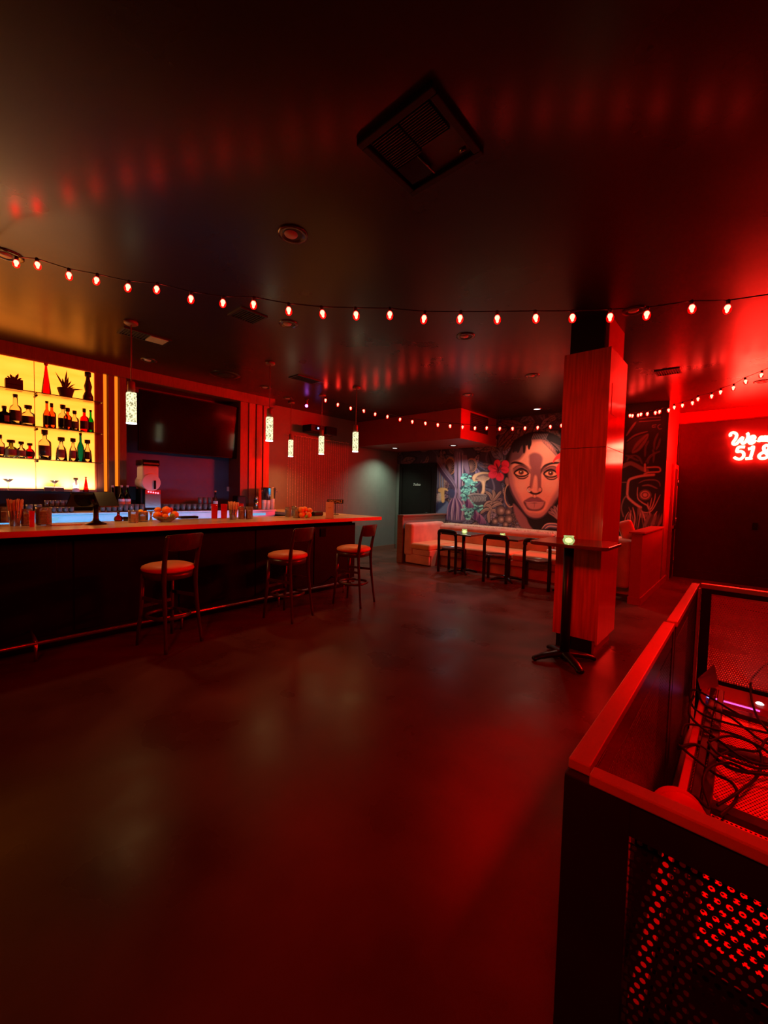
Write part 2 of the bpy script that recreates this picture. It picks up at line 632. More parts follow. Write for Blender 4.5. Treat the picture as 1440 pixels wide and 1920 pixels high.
text('door_lettering', 'Toilets', 0.085, (-6.20, MY - 0.054, 1.685), (PI / 2, 0, 0), 'white_plastic', d1, shear=0.4)

# door 2 in the corridor wall, standing nearly edge on
d2 = struct('door_2', MB().box(-1.025, -0.99, 8.93, 9.36, 0.02, 2.03), 'maroon_paint')
MB().box(-1.03, -0.985, 8.86, 8.93, 0, 2.10).box(-1.03, -0.985, 9.36, 9.41, 0, 2.10).box(-1.03, -0.985, 8.93, 9.36, 2.03, 2.10).build('door_frame', 'red_paint', d2, bevel=0.005)
MB().box(-0.99, -0.96, 8.95, 9.34, 0.93, 0.99).build('push_bar', 'chrome', d2, bevel=0.005)
for hz in (0.25, 1.0, 1.72):
    MB().tube([(-0.985, 9.37, hz), (-0.985, 9.37, hz + 0.12)], 0.012).build('hinge', 'chrome', d2)

# ------------------------------------------------------------ column
X0, X1, Y0, Y1 = -1.36, -0.96, 4.05, 4.70
col = struct('column', MB().box(X0 + 0.04, X1 - 0.03, Y0 + 0.03, Y1 - 0.05, 0, CZ), 'red_paint')
MB().box(X0, X1 - 0.02, Y0, Y0 + 0.03, 0.13, 1.912).box(X0, X1 - 0.02, Y0, Y0 + 0.03, 1.918, 2.80).build('front_cladding', 'column_laminate', col)
MB().box(X1 - 0.02, X1, Y0, Y1, 0.10, 1.912).box(X1 - 0.02, X1, Y0, Y1, 1.918, 2.80).build('side_cladding', 'column_side', col)
MB().box(X0 - 0.0, X0 + 0.02, Y0 + 0.03, Y1, 0.13, 2.80).build('side_cladding', 'column_laminate', col)
MB().box(X0 + 0.03, X1 - 0.05, Y0 + 0.02, Y0 + 0.031, 0.0, 0.13).box(X0 + 0.05, X1 - 0.06, Y0 + 0.0, Y0 + 0.031, 2.80, CZ).build('shadow_gap_panel', 'black_paint', col)
MB().box(X1 - 0.0, X1 + 0.004, 4.14, 4.36, 2.22, 2.50).build('access_panel', 'column_side', col, bevel=0.002)

# ------------------------------------------------------------ low wall by the banquette, low wall by the corridor
lw = tag(thing('low_wall', 'low grey divider wall with brown wood cap beside the banquette and black door', 'divider wall', (0, 0, 0)), 'low grey divider wall with brown wood cap beside the banquette and black door', 'divider wall')
MB().box(-5.45, -5.35, 6.60, MY, 0, 0.97).build('wall_body', 'grey_paint', lw)
MB().box(-5.48, -5.32, 6.57, MY, 0.97, 1.00).box(-5.47, -5.33, 6.56, 6.60, 0, 0.97).build('wood_cap', 'baseboard_wood', lw, bevel=0.004)
lw = thing('low_wall', 'low red divider wall with a flat cap running back from beside the column', 'divider wall', (0, 0, 0))
MB().box(-1.16, -1.03, 6.44, MY, 0, 0.98).build('wall_body', 'red_paint', lw)
MB().box(-1.19, -1.00, 6.41, MY, 0.98, 1.005).build('cap', 'red_paint', lw, bevel=0.004)
MB().box(-1.03, -1.015, 6.44, MY, 0, 0.10).box(-1.17, -1.02, 6.425, 6.44, 0, 0.10).build('base_trim', 'red_paint', lw)


# ------------------------------------------------------------ mural (paint on the wall)
def make_mural():
    x0, x1, z0, z1 = -6.89, -1.04, 0.60, CZ
    st = 0.0085
    nx = int((x1 - x0) / st)
    nz = int((z1 - z0) / st)
    xs = np.linspace(x0, x1, nx + 1)
    zs = np.linspace(z0, z1, nz + 1)
    GX, GZ = np.meshgrid(xs, zs)
    gy = MY - 0.004
    # every vertex also gets the drawing coordinate of the artwork
    D = np.stack([GX, np.full_like(GX, gy), GZ - H], -1)
    rr, uu, ff = np.array(_r), np.array(_u), np.array(_f)
    w_ = D @ ff
    PX = 720 + F * (D @ rr) / w_
    PY = 960 - F * (D @ uu) / w_
    rng = np.random.RandomState(3)
    col_ = np.zeros(GX.shape + (3,))

    def lin(c):
        c = np.array(c) / 255.0
        return np.where(c < 0.04045, c / 12.92, ((c + 0.055) / 1.055) ** 2.4)

    def dseg(pts, closed):
        n = len(pts)
        a = np.array(pts, float)
        xm, xM = a[:, 0].min() - 14, a[:, 0].max() + 14
        ym, yM = a[:, 1].min() - 14, a[:, 1].max() + 14
        msk = (PX > xm) & (PX < xM) & (PY > ym) & (PY < yM)
        qx, qy = PX[msk], PY[msk]
        d = np.full(qx.shape, 1e9)
        tt = np.zeros(qx.shape)
        ins = np.zeros(qx.shape, bool)
        rng_ = range(n) if closed else range(n - 1)
        for i in rng_:
            p, q = a[i], a[(i + 1) % n]
            e = q - p
            L = max((e ** 2).sum(), 1e-9)
            t_ = np.clip(((qx - p[0]) * e[0] + (qy - p[1]) * e[1]) / L, 0, 1)
            dd = np.hypot(qx - p[0] - t_ * e[0], qy - p[1] - t_ * e[1])
            better = dd < d
            d = np.where(better, dd, d)
            tt = np.where(better, (i + t_) / (n - 1 if not closed else n), tt)
            if closed:
                cnd = (p[1] > qy) != (q[1] > qy)
                with np.errstate(divide='ignore', invalid='ignore'):
                    xi = (q[0] - p[0]) * (qy - p[1]) / (q[1] - p[1]) + p[0]
                ins ^= cnd & (qx < xi)
        return msk, d, tt, ins

    def put(msk, al, c):
        al = np.clip(al, 0, 1)[:, None]
        col_[msk] = col_[msk] * (1 - al) + lin(c) * al

    def sm(pts, closed=False, k=5):
        return [(v.x, v.y) for v in catmull([(p[0], p[1], 0) for p in pts], k, closed)]

    def poly(pts, c, soft=0.8, smooth=True, a=1.0):
        P_ = sm(pts, True) if smooth else pts
        msk, d, tt, ins = dseg(P_, True)
        sd = np.where(ins, d, -d)
        put(msk, a * np.clip(0.5 + sd / (2 * soft), 0, 1), c)

    def stroke(pts, wd, c, soft=0.6, taper=True, a=1.0):
        P_ = sm(pts) if len(pts) > 2 else pts
        msk, d, tt, ins = dseg(P_, False)
        ww = wd * (np.sin(np.clip(tt, 0, 1) * PI) ** 0.5 * 0.8 + 0.2) if taper else wd
        put(msk, a * np.clip(0.5 + (ww / 2 - d) / (2 * soft), 0, 1), c)

    def T6(L):
        return [(860 + x / 6.857, 780 + y / 6.857) for x, y in L]

    def T9(L):
        return [(800 + x / 9.0, 840 + y / 9.0) for x, y in L]

    def TM(L):
        return [(1165 + x / 7.68, 760 + y / 7.68) for x, y in L]

    def ell(cx, cy, rx, ry, n=14, rot=0):
        return [(cx + rx * math.cos(a) * math.cos(rot) - ry * math.sin(a) * math.sin(rot), cy + rx * math.cos(a) * math.sin(rot) + ry * math.sin(a) * math.cos(rot)) for a in [2 * PI * k / n for k in range(n)]]

    # ground colour
    col_[:] = lin((58, 46, 60))
    # base foliage everywhere: leaves with ribs, seeded
    for k in range(60):
        x_, y_ = rng.uniform(745, 1000), rng.uniform(800, 1010)
        stroke([(x_, y_), (x_ + rng.uniform(-12, 12), y_ - 22), (x_ + rng.uniform(-20, 20), y_ - 44)], rng.uniform(1.5, 4), [(84, 70, 92), (34, 26, 38), (104, 88, 100)][k % 3], 1)
    for k in range(560):
        cx, cy = rng.uniform(745, 1165), rng.uniform(760, 1010)
        L = rng.uniform(13, 34)
        an = rng.uniform(0, 2 * PI)
        wd = L * rng.uniform(.16, .3)
        base = [(128, 104, 110), (100, 94, 112), (140, 112, 102), (88, 84, 98), (112, 84, 84), (74, 70, 88), (120, 96, 120)][rng.randint(7)]
        tip = (cx + L * math.cos(an), cy + L * math.sin(an))
        nx_, ny_ = -math.sin(an), math.cos(an)
        pts = [(cx, cy), (cx + L * .4 * math.cos(an) + nx_ * wd, cy + L * .4 * math.sin(an) + ny_ * wd), tip,
               (cx + L * .4 * math.cos(an) - nx_ * wd, cy + L * .4 * math.sin(an) - ny_ * wd)]
        poly(pts, (26, 20, 28), 1.0)
        pts2 = [(cx + (x - cx) * .86, cy + (y - cy) * .86) for x, y in pts]
        poly(pts2, base, 0.8)
        stroke([(cx, cy), tip], 1.1, (34, 26, 34))
        for q in (.25, .45, .65, .82):
            bx, by = cx + L * q * math.cos(an), cy + L * q * math.sin(an)
            for sgn in (-1, 1):
                stroke([(bx, by), (bx + math.cos(an) * L * .1 + sgn * nx_ * wd * .5, by + math.sin(an) * L * .1 + sgn * ny_ * wd * .5)], .8, (50, 38, 46), taper=False)
    # upper foliage over the head, large leaves
    for (a_, b_, wd) in [((932, 840), (975, 792), 8), ((975, 825), (1000, 790), 12), ((985, 800), (940, 790), 9), ((1012, 806), (1030, 822), 7), ((1040, 808), (1050, 828), 7), ((944, 845), (966, 818), 6)]:
        dx, dy = b_[0] - a_[0], b_[1] - a_[1]
        L = math.hypot(dx, dy)
        nx_, ny_ = -dy / L, dx / L
        poly([a_, (a_[0] + dx * .5 + nx_ * wd, a_[1] + dy * .5 + ny_ * wd), b_, (a_[0] + dx * .5 - nx_ * wd, a_[1] + dy * .5 - ny_ * wd)], (28, 18, 22), 1)
        poly([a_, (a_[0] + dx * .5 + nx_ * wd * .8, a_[1] + dy * .5 + ny_ * wd * .8), b_, (a_[0] + dx * .5 - nx_ * wd * .8, a_[1] + dy * .5 - ny_ * wd * .8)], (108, 74, 66), .8)
        stroke([a_, b_], 1.5, (36, 22, 24))
        for q in (.3, .5, .7):
            for sg in (-1, 1):
                stroke([(a_[0] + dx * q, a_[1] + dy * q), (a_[0] + dx * (q + .12) + sg * nx_ * wd * .7, a_[1] + dy * (q + .12) + sg * ny_ * wd * .7)], .8, (44, 26, 26), taper=False)
    # ---- left part: blue water, tree, mushrooms, coral
    poly(T9([(160, 960), (330, 900), (390, 1000), (330, 1110), (150, 1090)]), (92, 104, 128), 2)
    poly(T9([(150, 960), (260, 905), (330, 920), (200, 1050), (150, 1080)]), (44, 50, 76), 1.5)
    for k in range(9):
        stroke(T9([(185 + k * 14, 330 + k * 18), (190 + k * 13, 520 + k * 14), (185 + k * 15, 680)]), 1.6, [(120, 132, 150), (70, 80, 100), (140, 118, 96)][k % 3])
    poly(T9([(195, 700), (240, 670), (330, 680), (362, 730), (300, 720), (300, 900), (250, 905), (235, 760), (200, 740)]), (196, 158, 96), .8)
    for k in range(5):
        stroke(T9([(170 + k * 15, 900), (180 + k * 14, 820), (195 + k * 9, 760)]), 1.0, (196, 180, 160))
    for (cx, cy, rx, ry) in [(400, 300, 90, 150), (760, 290, 90, 120)]:
        poly(T9(ell(cx, cy, rx, ry)), (150, 100, 70), .8)
        poly(T9(ell(cx - 10, cy + 10, rx * .86, ry * .86)), (52, 32, 32), .8)
        for k in range(13):
            a_ = -2.6 + k * .38
            stroke(T9([(cx - 20, cy + ry * .35), (cx - 10 + rx * .8 * math.cos(a_), cy + 10 + ry * .8 * math.sin(a_))]), .8, (128, 86, 70), taper=False)
    trunks = [[(500, 60), (520, 400), (530, 700), (520, 1210)], [(560, 60), (560, 400), (570, 700), (560, 1210)],
              [(620, 100), (660, 300), (690, 420)], [(160, 170), (300, 380), (450, 560), (530, 760)],
              [(230, 360), (330, 500), (430, 600), (500, 760)]]
    for tr in trunks:
        stroke(T9(tr), 8.5, (64, 48, 66), 1, taper=False)
    poly(T9([(470, 60), (620, 60), (600, 420), (580, 800), (600, 960), (660, 1215), (330, 1215), (370, 980), (450, 850), (500, 700), (480, 400)]), (92, 74, 96), 1.2)
    for k in range(34):
        x_ = 480 + (k * 37) % 130
        sp = rng.uniform(-1, 1)
        stroke(T9([(x_, 60 + rng.uniform(0, 200)), (x_ + 8 * sp, 420), (x_ + 2, 760), (495 + (x_ - 530) * 2.3, 1210)]), rng.uniform(.8, 2.0),
               [(150, 126, 150), (56, 40, 60), (120, 92, 118), (168, 140, 140), (46, 34, 50)][k % 5])
    for k in range(16):
        o_ = (k - 8) * 6
        stroke(T9([(170, 175 + o_), (300, 370 + o_), (440, 560 + o_ * .8), (525, 740 + o_ * .5)]), rng.uniform(.7, 1.5), [(140, 118, 132), (60, 46, 62), (110, 84, 96)][k % 3])
    for k in range(14):
        stroke(T9([(600 + k * 6, 120), (630 + k * 6, 290), (672 + k * 4, 430)]), 1.1, [(146, 112, 124), (64, 46, 60)][k % 2])
    poly(T9([(350, 740), (430, 690), (480, 760), (440, 850), (380, 800)]), (58, 60, 84), .8)
    # roots
    for k in range(14):
        x_ = 350 + k * 22
        stroke(T9([(430 + k * 9, 850), (x_ + 10, 1000), (x_, 1215)]), rng.uniform(1.2, 2.4), [(150, 110, 128), (82, 52, 92), (60, 36, 70), (178, 140, 150)][k % 4])
    # teal coral
    for (cx, cy, n_, sp) in [(640, 520, 26, 70), (720, 650, 60, 120), (640, 830, 40, 70), (640, 700, 30, 70), (700, 1040, 60, 100), (860, 1000, 26, 80), (760, 900, 14, 50), (690, 1150, 16, 50)]:
        for k in range(n_):
            a_ = rng.uniform(0, 2 * PI)
            q = sp * math.sqrt(rng.uniform(0, 1))
            x_, y_ = cx + q * math.cos(a_), cy + q * math.sin(a_)
            dark = k % 3 == 0
            stroke(T9([(x_, y_), (x_ + rng.uniform(-18, 24), y_ - rng.uniform(4, 26)), (x_ + rng.uniform(10, 50), y_ - rng.uniform(-10, 26))]), rng.uniform(1.6, 3.0), (44, 66, 72) if dark else [(104, 176, 158), (126, 196, 172), (88, 148, 138)][k % 3], .7, taper=False)
    # mushroom
    poly(T9([(770, 500), (800, 450), (880, 415), (960, 405), (1050, 415), (1060, 440), (1060, 520), (1000, 560), (985, 640), (985, 720), (960, 775), (915, 765), (940, 700), (935, 620), (905, 560), (840, 560), (790, 560)]), (196, 152, 110), .8)
    poly(T9([(820, 540), (860, 470), (940, 440), (1050, 445), (1050, 500), (1000, 545), (960, 570), (900, 545)]), (112, 82, 74), .8)
    for k in range(12):
        stroke(T9([(955, 590), (840 + k * 19, 470 + abs(k - 6) * 6)]), .9, (196, 156, 122), taper=False)
    stroke(T9([(955, 560), (960, 640), (945, 760)]), 4, (214, 172, 128), 1)
    # banded leaf
    poly(T9([(690, 810), (790, 775), (900, 780), (1010, 790), (1030, 850), (960, 930), (880, 975), (800, 940), (760, 870)]), (62, 58, 62), 1)
    stroke(T9([(690, 810), (800, 775), (1010, 790)]), 2.4, (150, 134, 124))
    for k in range(11):
        stroke(T9([(740 + k * 28, 800), (725 + k * 26, 850), (700 + k * 26 + 40, 920 - k * 2)]), 1.6, (138, 128, 120))
    # purple plants
    for (tx, ty) in [(690, 845), (830, 1050), (900, 1110)]:
        poly(T9([(tx, ty), (tx + 60, ty + 90), (tx + 110, ty + 160), (tx - 10, ty + 170), (tx - 40, ty + 110)]), (74, 38, 72), 1)
        for k in range(4):
            stroke(T9([(tx, ty + 10), (tx + 20 + k * 18, ty + 90), (tx + 10 + k * 28, ty + 165)]), 1.2, (140, 92, 116))
    # pale leaf sprays
    for (cx, cy, an, L) in [(1110, 900, -2.2, 200), (1120, 900, -1.6, 190), (1130, 890, -.9, 200), (1110, 910, 2.6, 170), (1120, 930, .1, 150), (1110, 930, 2.0, 140), (1090, 1040, 2.8, 190), (1080, 1050, 1.7, 210),
                            (1100, 1040, .5, 160), (1090, 1040, -2.5, 110), (1100, 1000, -.4, 150)]:
        ex, ey = cx + L * math.cos(an), cy + L * math.sin(an)
        mx_, my_ = (cx + ex) / 2 - 20 * math.sin(an), (cy + ey) / 2 + 10 * math.cos(an) - 25
        stroke(T9([(cx, cy), (mx_, my_), (ex, ey)]), 7.5, (32, 22, 26), 1)
        stroke(T9([(cx, cy), (mx_, my_), (ex, ey)]), 5.2, (150, 116, 98), .7)
        stroke(T9([(cx, cy), (mx_ + 6, my_ + 8), (ex, ey)]), 1.0, (84, 58, 54), .6)
    # berries
    for (cx, cy, r_) in [(1250, 1055, 78), (1375, 1080, 52), (1255, 1205, 62), (1385, 1200, 72), (1150, 1235, 50), (1330, 1290, 46)]:
        poly(T9(ell(cx, cy, r_ * 1.1, r_ * 1.1)), (24, 16, 20), 1)
        poly(T9(ell(cx, cy, r_, r_)), (84, 62, 58), 1.2)
        poly(T9(ell(cx + r_ * .1, cy + r_ * .05, r_ * .62, r_ * .62)), (128, 96, 84), 2.2)
        poly(T9(ell(cx + r_ * .15, cy, r_ * .25, r_ * .25)), (176, 140, 124), 1.6)
    for k in range(46):
        x_, y_ = rng.uniform(690, 800), rng.uniform(1190, 1420)
        poly(T6(ell(x_, y_, 15, 15, 8)), (36, 26, 30), .7)
        poly(T6(ell(x_, y_, 9, 9, 8)), (104, 78, 74), .8)
    # ---- the head
    poly(T6([(590, 820), (600, 560), (660, 420), (700, 330), (800, 260), (930, 205), (1120, 200), (1280, 260), (1400, 380), (1500, 700), (1480, 1000), (1300, 1250), (1290, 1480), (960, 1460), (700, 1200), (600, 1000)]), (26, 14, 18), 1.2)
    # neck
    poly(T6([(700, 1130), (760, 1180), (860, 1300), (930, 1390), (960, 1470), (820, 1440), (760, 1350), (720, 1250)]), (130, 72, 72), 1.5)
    poly(T6([(880, 1300), (1060, 1320), (1180, 1180), (1290, 1060), (1300, 1480), (980, 1470)]), (24, 8, 12), 1.2)
    face = [(640, 700), (655, 640), (680, 560), (760, 470), (830, 400), (900, 310), (1000, 290), (1100, 300), (1200, 370), (1260, 480), (1330, 600), (1380, 700), (1370, 860), (1310, 980), (1230, 1090), (1170, 1190), (1110, 1270), (1040, 1310), (950, 1312), (890, 1285), (820, 1200), (760, 1110), (700, 1000), (660, 880), (645, 790)]
    poly(T6(face), (120, 66, 70), 1.5)
    poly(T6([(x + (980 - x) * .06, y + (800 - y) * .045) for x, y in face]), (212, 118, 96), 4.5)
    # hair shadow at temples and strands
    poly(T6([(650, 640), (670, 500), (740, 380), (830, 320), (860, 400), (850, 470), (780, 560), (700, 590)]), (96, 52, 54), 3)
    for (a_, b_) in [((830, 300), (840, 480)), ((780, 300), (760, 470)), ((880, 290), (905, 430)), ((720, 340), (700, 470)), ((915, 280), (910, 400)), ((860, 290), (870, 380))]:
        stroke(T6([a_, ((a_[0] + b_[0]) / 2 + 8, (a_[1] + b_[1]) / 2), b_]), 5.5, (28, 14, 16), .7)
    poly(T6([(700, 420), (740, 320), (850, 250), (960, 215), (1100, 210), (1250, 270), (1340, 380), (1340, 480), (1260, 430), (1180, 340), (1080, 300), (960, 300), (880, 320), (800, 400), (740, 460)]), (34, 20, 24), 1.5)
    for k in range(9):
        x_ = 940 + k * 22
        stroke(T6([(x_, 300), (x_ + 20, 250), (x_ + 34, 225)]), 1.5, (120, 92, 92))
    for k in range(8):
        x_, y_ = 1080 + k * 22, 290 + k * 22
        stroke(T6([(x_, y_), (x_ + 26, y_ - 12), (x_ + 40, y_ + 10)]), 1.3, (116, 86, 88))
        stroke(T6([(x_, y_ + 10), (x_ + 8, y_ + 50), (x_ + 30, y_ + 70)]), 1.2, (96, 66, 70))
    for k in range(8):
        stroke(T6([(1180 + k * 20, 330 + k * 14), (1240 + k * 14, 360 + k * 20), (1330, 400 + k * 26)]), 1.2, (110, 74, 74))
    # forehead to nose shadow
    poly(T6([(905, 560), (905, 510), (940, 478), (990, 470), (1045, 490), (1080, 540), (1070, 620), (1050, 700), (1046, 800), (1040, 930), (1010, 960), (1004, 860), (1000, 780), (978, 770), (960, 860), (940, 930), (928, 900), (940, 780), (930, 680), (910, 620)]), (128, 64, 64), 2.2)
    stroke(T6([(930, 690), (938, 760), (932, 830), (922, 905)]), 3.6, (128, 64, 64), 1.2, taper=False)
    stroke(T6([(1052, 690), (1046, 780), (1046, 860), (1044, 920)]), 4.6, (128, 64, 64), 1.2, taper=False)
    # cheek and temple modelling
    poly(T6([(648, 700), (700, 760), (720, 900), (780, 1030), (850, 1180), (800, 1160), (720, 1040), (665, 900)]), (150, 82, 82), 4, a=.8)
    poly(T6([(1340, 700), (1290, 860), (1240, 980), (1180, 1100), (1130, 1230), (1210, 1130), (1310, 980), (1370, 840)]), (150, 82, 82), 4, a=.8)
    poly(T6([(860, 1230), (950, 1255), (1050, 1250), (1110, 1220), (1050, 1300), (950, 1306)]), (158, 84, 80), 3, a=.8)
    poly(T6([(760, 850), (850, 840), (880, 900), (840, 990), (770, 950)]), (226, 132, 108), 5, a=.7)
    poly(T6([(1120, 850), (1220, 850), (1250, 920), (1180, 1000), (1110, 940)]), (226, 132, 108), 5, a=.7)
    poly(T6([(978, 790), (1002, 790), (1012, 900), (1000, 970), (970, 970), (962, 900)]), (208, 118, 98), 2.2)
    # brows
    poly(T6([(672, 606), (720, 582), (800, 596), (870, 640), (912, 700), (920, 740), (880, 690), (810, 640), (730, 612), (680, 620)]), (24, 10, 14), .9)
    poly(T6([(1056, 740), (1062, 680), (1100, 630), (1170, 600), (1260, 588), (1330, 606), (1260, 616), (1170, 630), (1110, 670), (1072, 720)]), (24, 10, 14), .9)
    # eyes
    for (cx, cy, sg) in [(805, 728, 1), (1185, 738, -1)]:
        poly(T6(ell(cx, cy - 30, 112, 66)), (128, 66, 62), 2.5)
        stroke(T6([(cx - 110 * sg, cy - 44), (cx - 50 * sg, cy - 86), (cx + 10 * sg, cy - 88), (cx + 80 * sg, cy - 50)]), 1.6, (64, 26, 30))
        poly(T6([(cx - 100, cy + 4), (cx - 50, cy - 40), (cx + 10, cy - 52), (cx + 70, cy - 24), (cx + 100, cy + 16), (cx + 50, cy + 52), (cx - 20, cy + 58), (cx - 70, cy + 40)]), (26, 8, 12), .9)
        poly(T6([(cx - 76, cy + 8), (cx - 40, cy - 22), (cx + 10, cy - 30), (cx + 56, cy - 10), (cx + 76, cy + 14), (cx + 30, cy + 34), (cx - 30, cy + 34)]), (220, 126, 96), .9)
        poly(T6(ell(cx - 2, cy - 4, 34, 32)), (92, 34, 26), .9)
        poly(T6(ell(cx - 2, cy - 4, 16, 16)), (24, 8, 10), .8)
        poly(T6(ell(cx - 6, cy - 12, 8, 7)), (255, 200, 170), .6)
        stroke(T6([(cx - 84, cy + 30), (cx - 30, cy + 72), (cx + 40, cy + 74), (cx + 92, cy + 40)]), 2.6, (52, 18, 22))
        stroke(T6([(cx - 90, cy - 6), (cx - 40, cy - 40), (cx + 12, cy - 50), (cx + 78, cy - 18)]), 3.0, (22, 8, 10))
    # nose
    stroke(T6([(880, 950), (892, 918), (915, 912), (925, 935)]), 2.0, (70, 26, 28))
    stroke(T6([(884, 950), (900, 975), (925, 985), (960, 1000), (1000, 1000), (1035, 990), (1062, 970), (1066, 935), (1050, 915)]), 2.8, (46, 14, 18))
    poly(T6([(905, 975), (935, 965), (958, 985), (990, 992), (1018, 985), (1040, 968), (1050, 990), (1000, 1012), (940, 1004)]), (40, 12, 16), 1)
    poly(T6(ell(910, 945, 22, 22)), (196, 108, 92), 1)
    poly(T6(ell(1046, 945, 20, 22)), (196, 108, 92), 1)
    stroke(T6(ell(906, 948, 20, 24)[2:9]), 1.0, (220, 190, 170), taper=False)
    # lips
    poly(T6([(832, 1106), (870, 1072), (920, 1046), (955, 1040), (978, 1052), (1002, 1040), (1040, 1054), (1080, 1084), (1114, 1108), (1090, 1180), (1040, 1216), (960, 1222), (890, 1206), (856, 1160)]), (78, 34, 42), 1.4)
    poly(T6([(846, 1104), (884, 1072), (940, 1052), (978, 1062), (1020, 1050), (1070, 1080), (1100, 1104), (1040, 1104), (975, 1112), (900, 1104)]), (122, 58, 66), 1.0)
    poly(T6([(866, 1120), (900, 1114), (975, 1122), (1040, 1114), (1096, 1118), (1072, 1168), (1020, 1198), (940, 1198), (890, 1172)]), (176, 98, 90), 1.6)
    stroke(T6([(850, 1104), (900, 1112), (975, 1106), (1040, 1112), (1104, 1106)]), 1.4, (196, 116, 104))
    stroke(T6([(972, 1118), (974, 1150), (970, 1180)]), .8, (112, 54, 54))
    stroke(T6([(955, 1010), (960, 1030)]), 1.4, (130, 66, 62))
    stroke(T6([(995, 1010), (992, 1030)]), 1.4, (130, 66, 62))
    stroke(T6([(900, 1260), (960, 1250), (1030, 1262)]), 2.2, (176, 96, 84), 2.0)
    # jaw contour
    stroke(T6([(650, 900), (700, 1020), (780, 1150), (860, 1262), (950, 1312), (1050, 1310), (1120, 1262), (1190, 1170)]), 2.2, (60, 30, 44), 1.2, taper=False)
    # ear, hoop
    poly(T6([(596, 820), (615, 790), (640, 810), (645, 880), (625, 900), (602, 870)]), (136, 82, 72), .9)
    stroke(T6([(632, 880), (605, 930), (592, 1010), (600, 1090), (630, 1150), (665, 1170), (688, 1160)]), 2.0, (166, 116, 88), .6, taper=False)
    # hibiscus
    for (cx, cy, rx, ry, ro) in [(495, 612, 40, 50, .2), (600, 622, 48, 52, -.4), (595, 690, 52, 44, .3), (528, 782, 50, 52, 0), (440, 750, 58, 50, -.5), (435, 672, 60, 40, .2)]:
        poly(T6(ell(cx, cy, rx * 1.06, ry * 1.06, rot=ro)), (90, 6, 22), .9)
        poly(T6(ell(cx, cy, rx, ry, rot=ro)), (236, 40, 62), .9)
        for k in range(3):
            stroke(T6([(515, 690), (cx + (k - 1) * 20, cy + (k - 1) * 10)]), .8, (140, 8, 30))
    stroke(T6([(480, 610), (500, 660), (516, 710)]), 2.2, (60, 4, 18))
    # red flower at the temple by the column
    for L_ in ([(1330, 470), (1270, 500), (1220, 560), (1215, 600), (1260, 560), (1340, 530)], [(1330, 590), (1280, 620), (1250, 690), (1270, 780), (1283, 830), (1300, 720), (1350, 660)], [(1400, 560), (1340, 560), (1320, 620), (1380, 640)]):
        poly(T6(L_), (240, 34, 36), .8)
    # spiky plant lower right of the face
    for k in range(9):
        an = -2.5 + k * .3
        cx, cy = 1285, 1330
        L = 200 - abs(k - 4) * 10
        ex, ey = cx + L * math.cos(an), cy + L * math.sin(an)
        stroke(T6([(cx, cy), ((cx + ex) / 2 + 10, (cy + ey) / 2 - 10), (ex, ey)]), 6.5, (150, 96, 92), .8)
        stroke(T6([(cx, cy), ((cx + ex) / 2 + 14, (cy + ey) / 2 - 6), (ex, ey)]), 1.8, (70, 44, 54), .8)
    for k in range(4):
        stroke(T6([(1070 + k * 20, 1450), (1130 + k * 14, 1390 + k * 14), (1240, 1385 + k * 18), (1300, 1410 + k * 12)]), 2.2, (196, 136, 126) if k % 2 == 0 else (92, 72, 96))
    # ---- the part seen between the column and the corridor
    poly([(1150, 745), (1262, 745), (1262, 1012), (1150, 1012)], (38, 30, 30), 1, smooth=False)
    P1, P2, P3 = (190, 120, 110), (120, 80, 76), (76, 54, 52)
    for k in range(15):
        stroke(TM([(70, 560 + k * 9), (200, 470 + k * 12), (385, 410 + k * 2)]), 1.0, P3)
    poly(TM([(150, 670), (200, 560), (300, 460), (390, 410), (360, 520), (270, 640), (180, 690)]), P2, 1)
    for k in range(10):
        stroke(TM([(170 + k * 20, 660 - k * 22), (240 + k * 15, 620 - k * 20)]), .8, (60, 40, 40), taper=False)
    stroke(TM([(70, 440), (150, 320), (210, 240)]), 4, P2)
    stroke(TM([(80, 520), (200, 430), (380, 375)]), 3, P2)
    for (a_, b_, c_) in [((340, 740), (350, 600), (395, 510)), ((470, 640), (480, 520), (530, 400)), ((500, 640), (540, 560), (560, 480)), ((350, 820), (430, 720), (560, 660)), ((250, 800), (120, 740), (60, 720)),
                         ((80, 800), (120, 740), (200, 720)), ((300, 840), (260, 760), (200, 720)), ((380, 840), (400, 760), (470, 700)), ((460, 820), (470, 700), (450, 640))]:
        stroke(TM([a_, b_, c_]), 3.0, P2, 1)
        stroke(TM([a_, b_, c_]), 1.0, (50, 34, 34), .7)
    stroke(TM([(20, 880), (120, 835), (200, 860), (290, 910), (370, 945)]), 7.5, P2, .9, taper=False)
    stroke(TM([(340, 850), (342, 950)]), 3.4, P1, .8, taper=False)
    stroke(TM([(370, 895), (520, 890), (560, 915), (545, 955), (400, 965), (330, 990)]), 2.6, P1, .8, taper=False)
    stroke(TM([(470, 1000), (300, 1015), (160, 1050), (105, 1090), (90, 1200), (90, 1310), (150, 1380), (230, 1440), (280, 1470)]), 4.2, P1, .9, taper=False)
    stroke(TM([(10, 1110), (75, 1108)]), 1.6, P2, taper=False)
    stroke(TM([(75, 1300), (30, 1360), (0, 1480), (30, 1600)]), 2.4, P2, taper=False)
    for r_, c_ in ((88, P2), (78, (48, 34, 34)), (70, P1), (50, (70, 44, 44)), (34, P1)):
        poly(TM(ell(342, 1290, r_, r_ * .86)), c_, .9)
    stroke(TM([(250, 1120), (340, 1080), (480, 1075), (545, 1110), (560, 1170)]), 2.2, P2)
    stroke(TM([(300, 1160), (400, 1150), (520, 1200)]), 3.2, P2)
    stroke(TM([(235, 1180), (235, 1330), (300, 1400), (370, 1440), (400, 1495), (440, 1470), (480, 1350), (490, 1270)]), 2.2, P1)
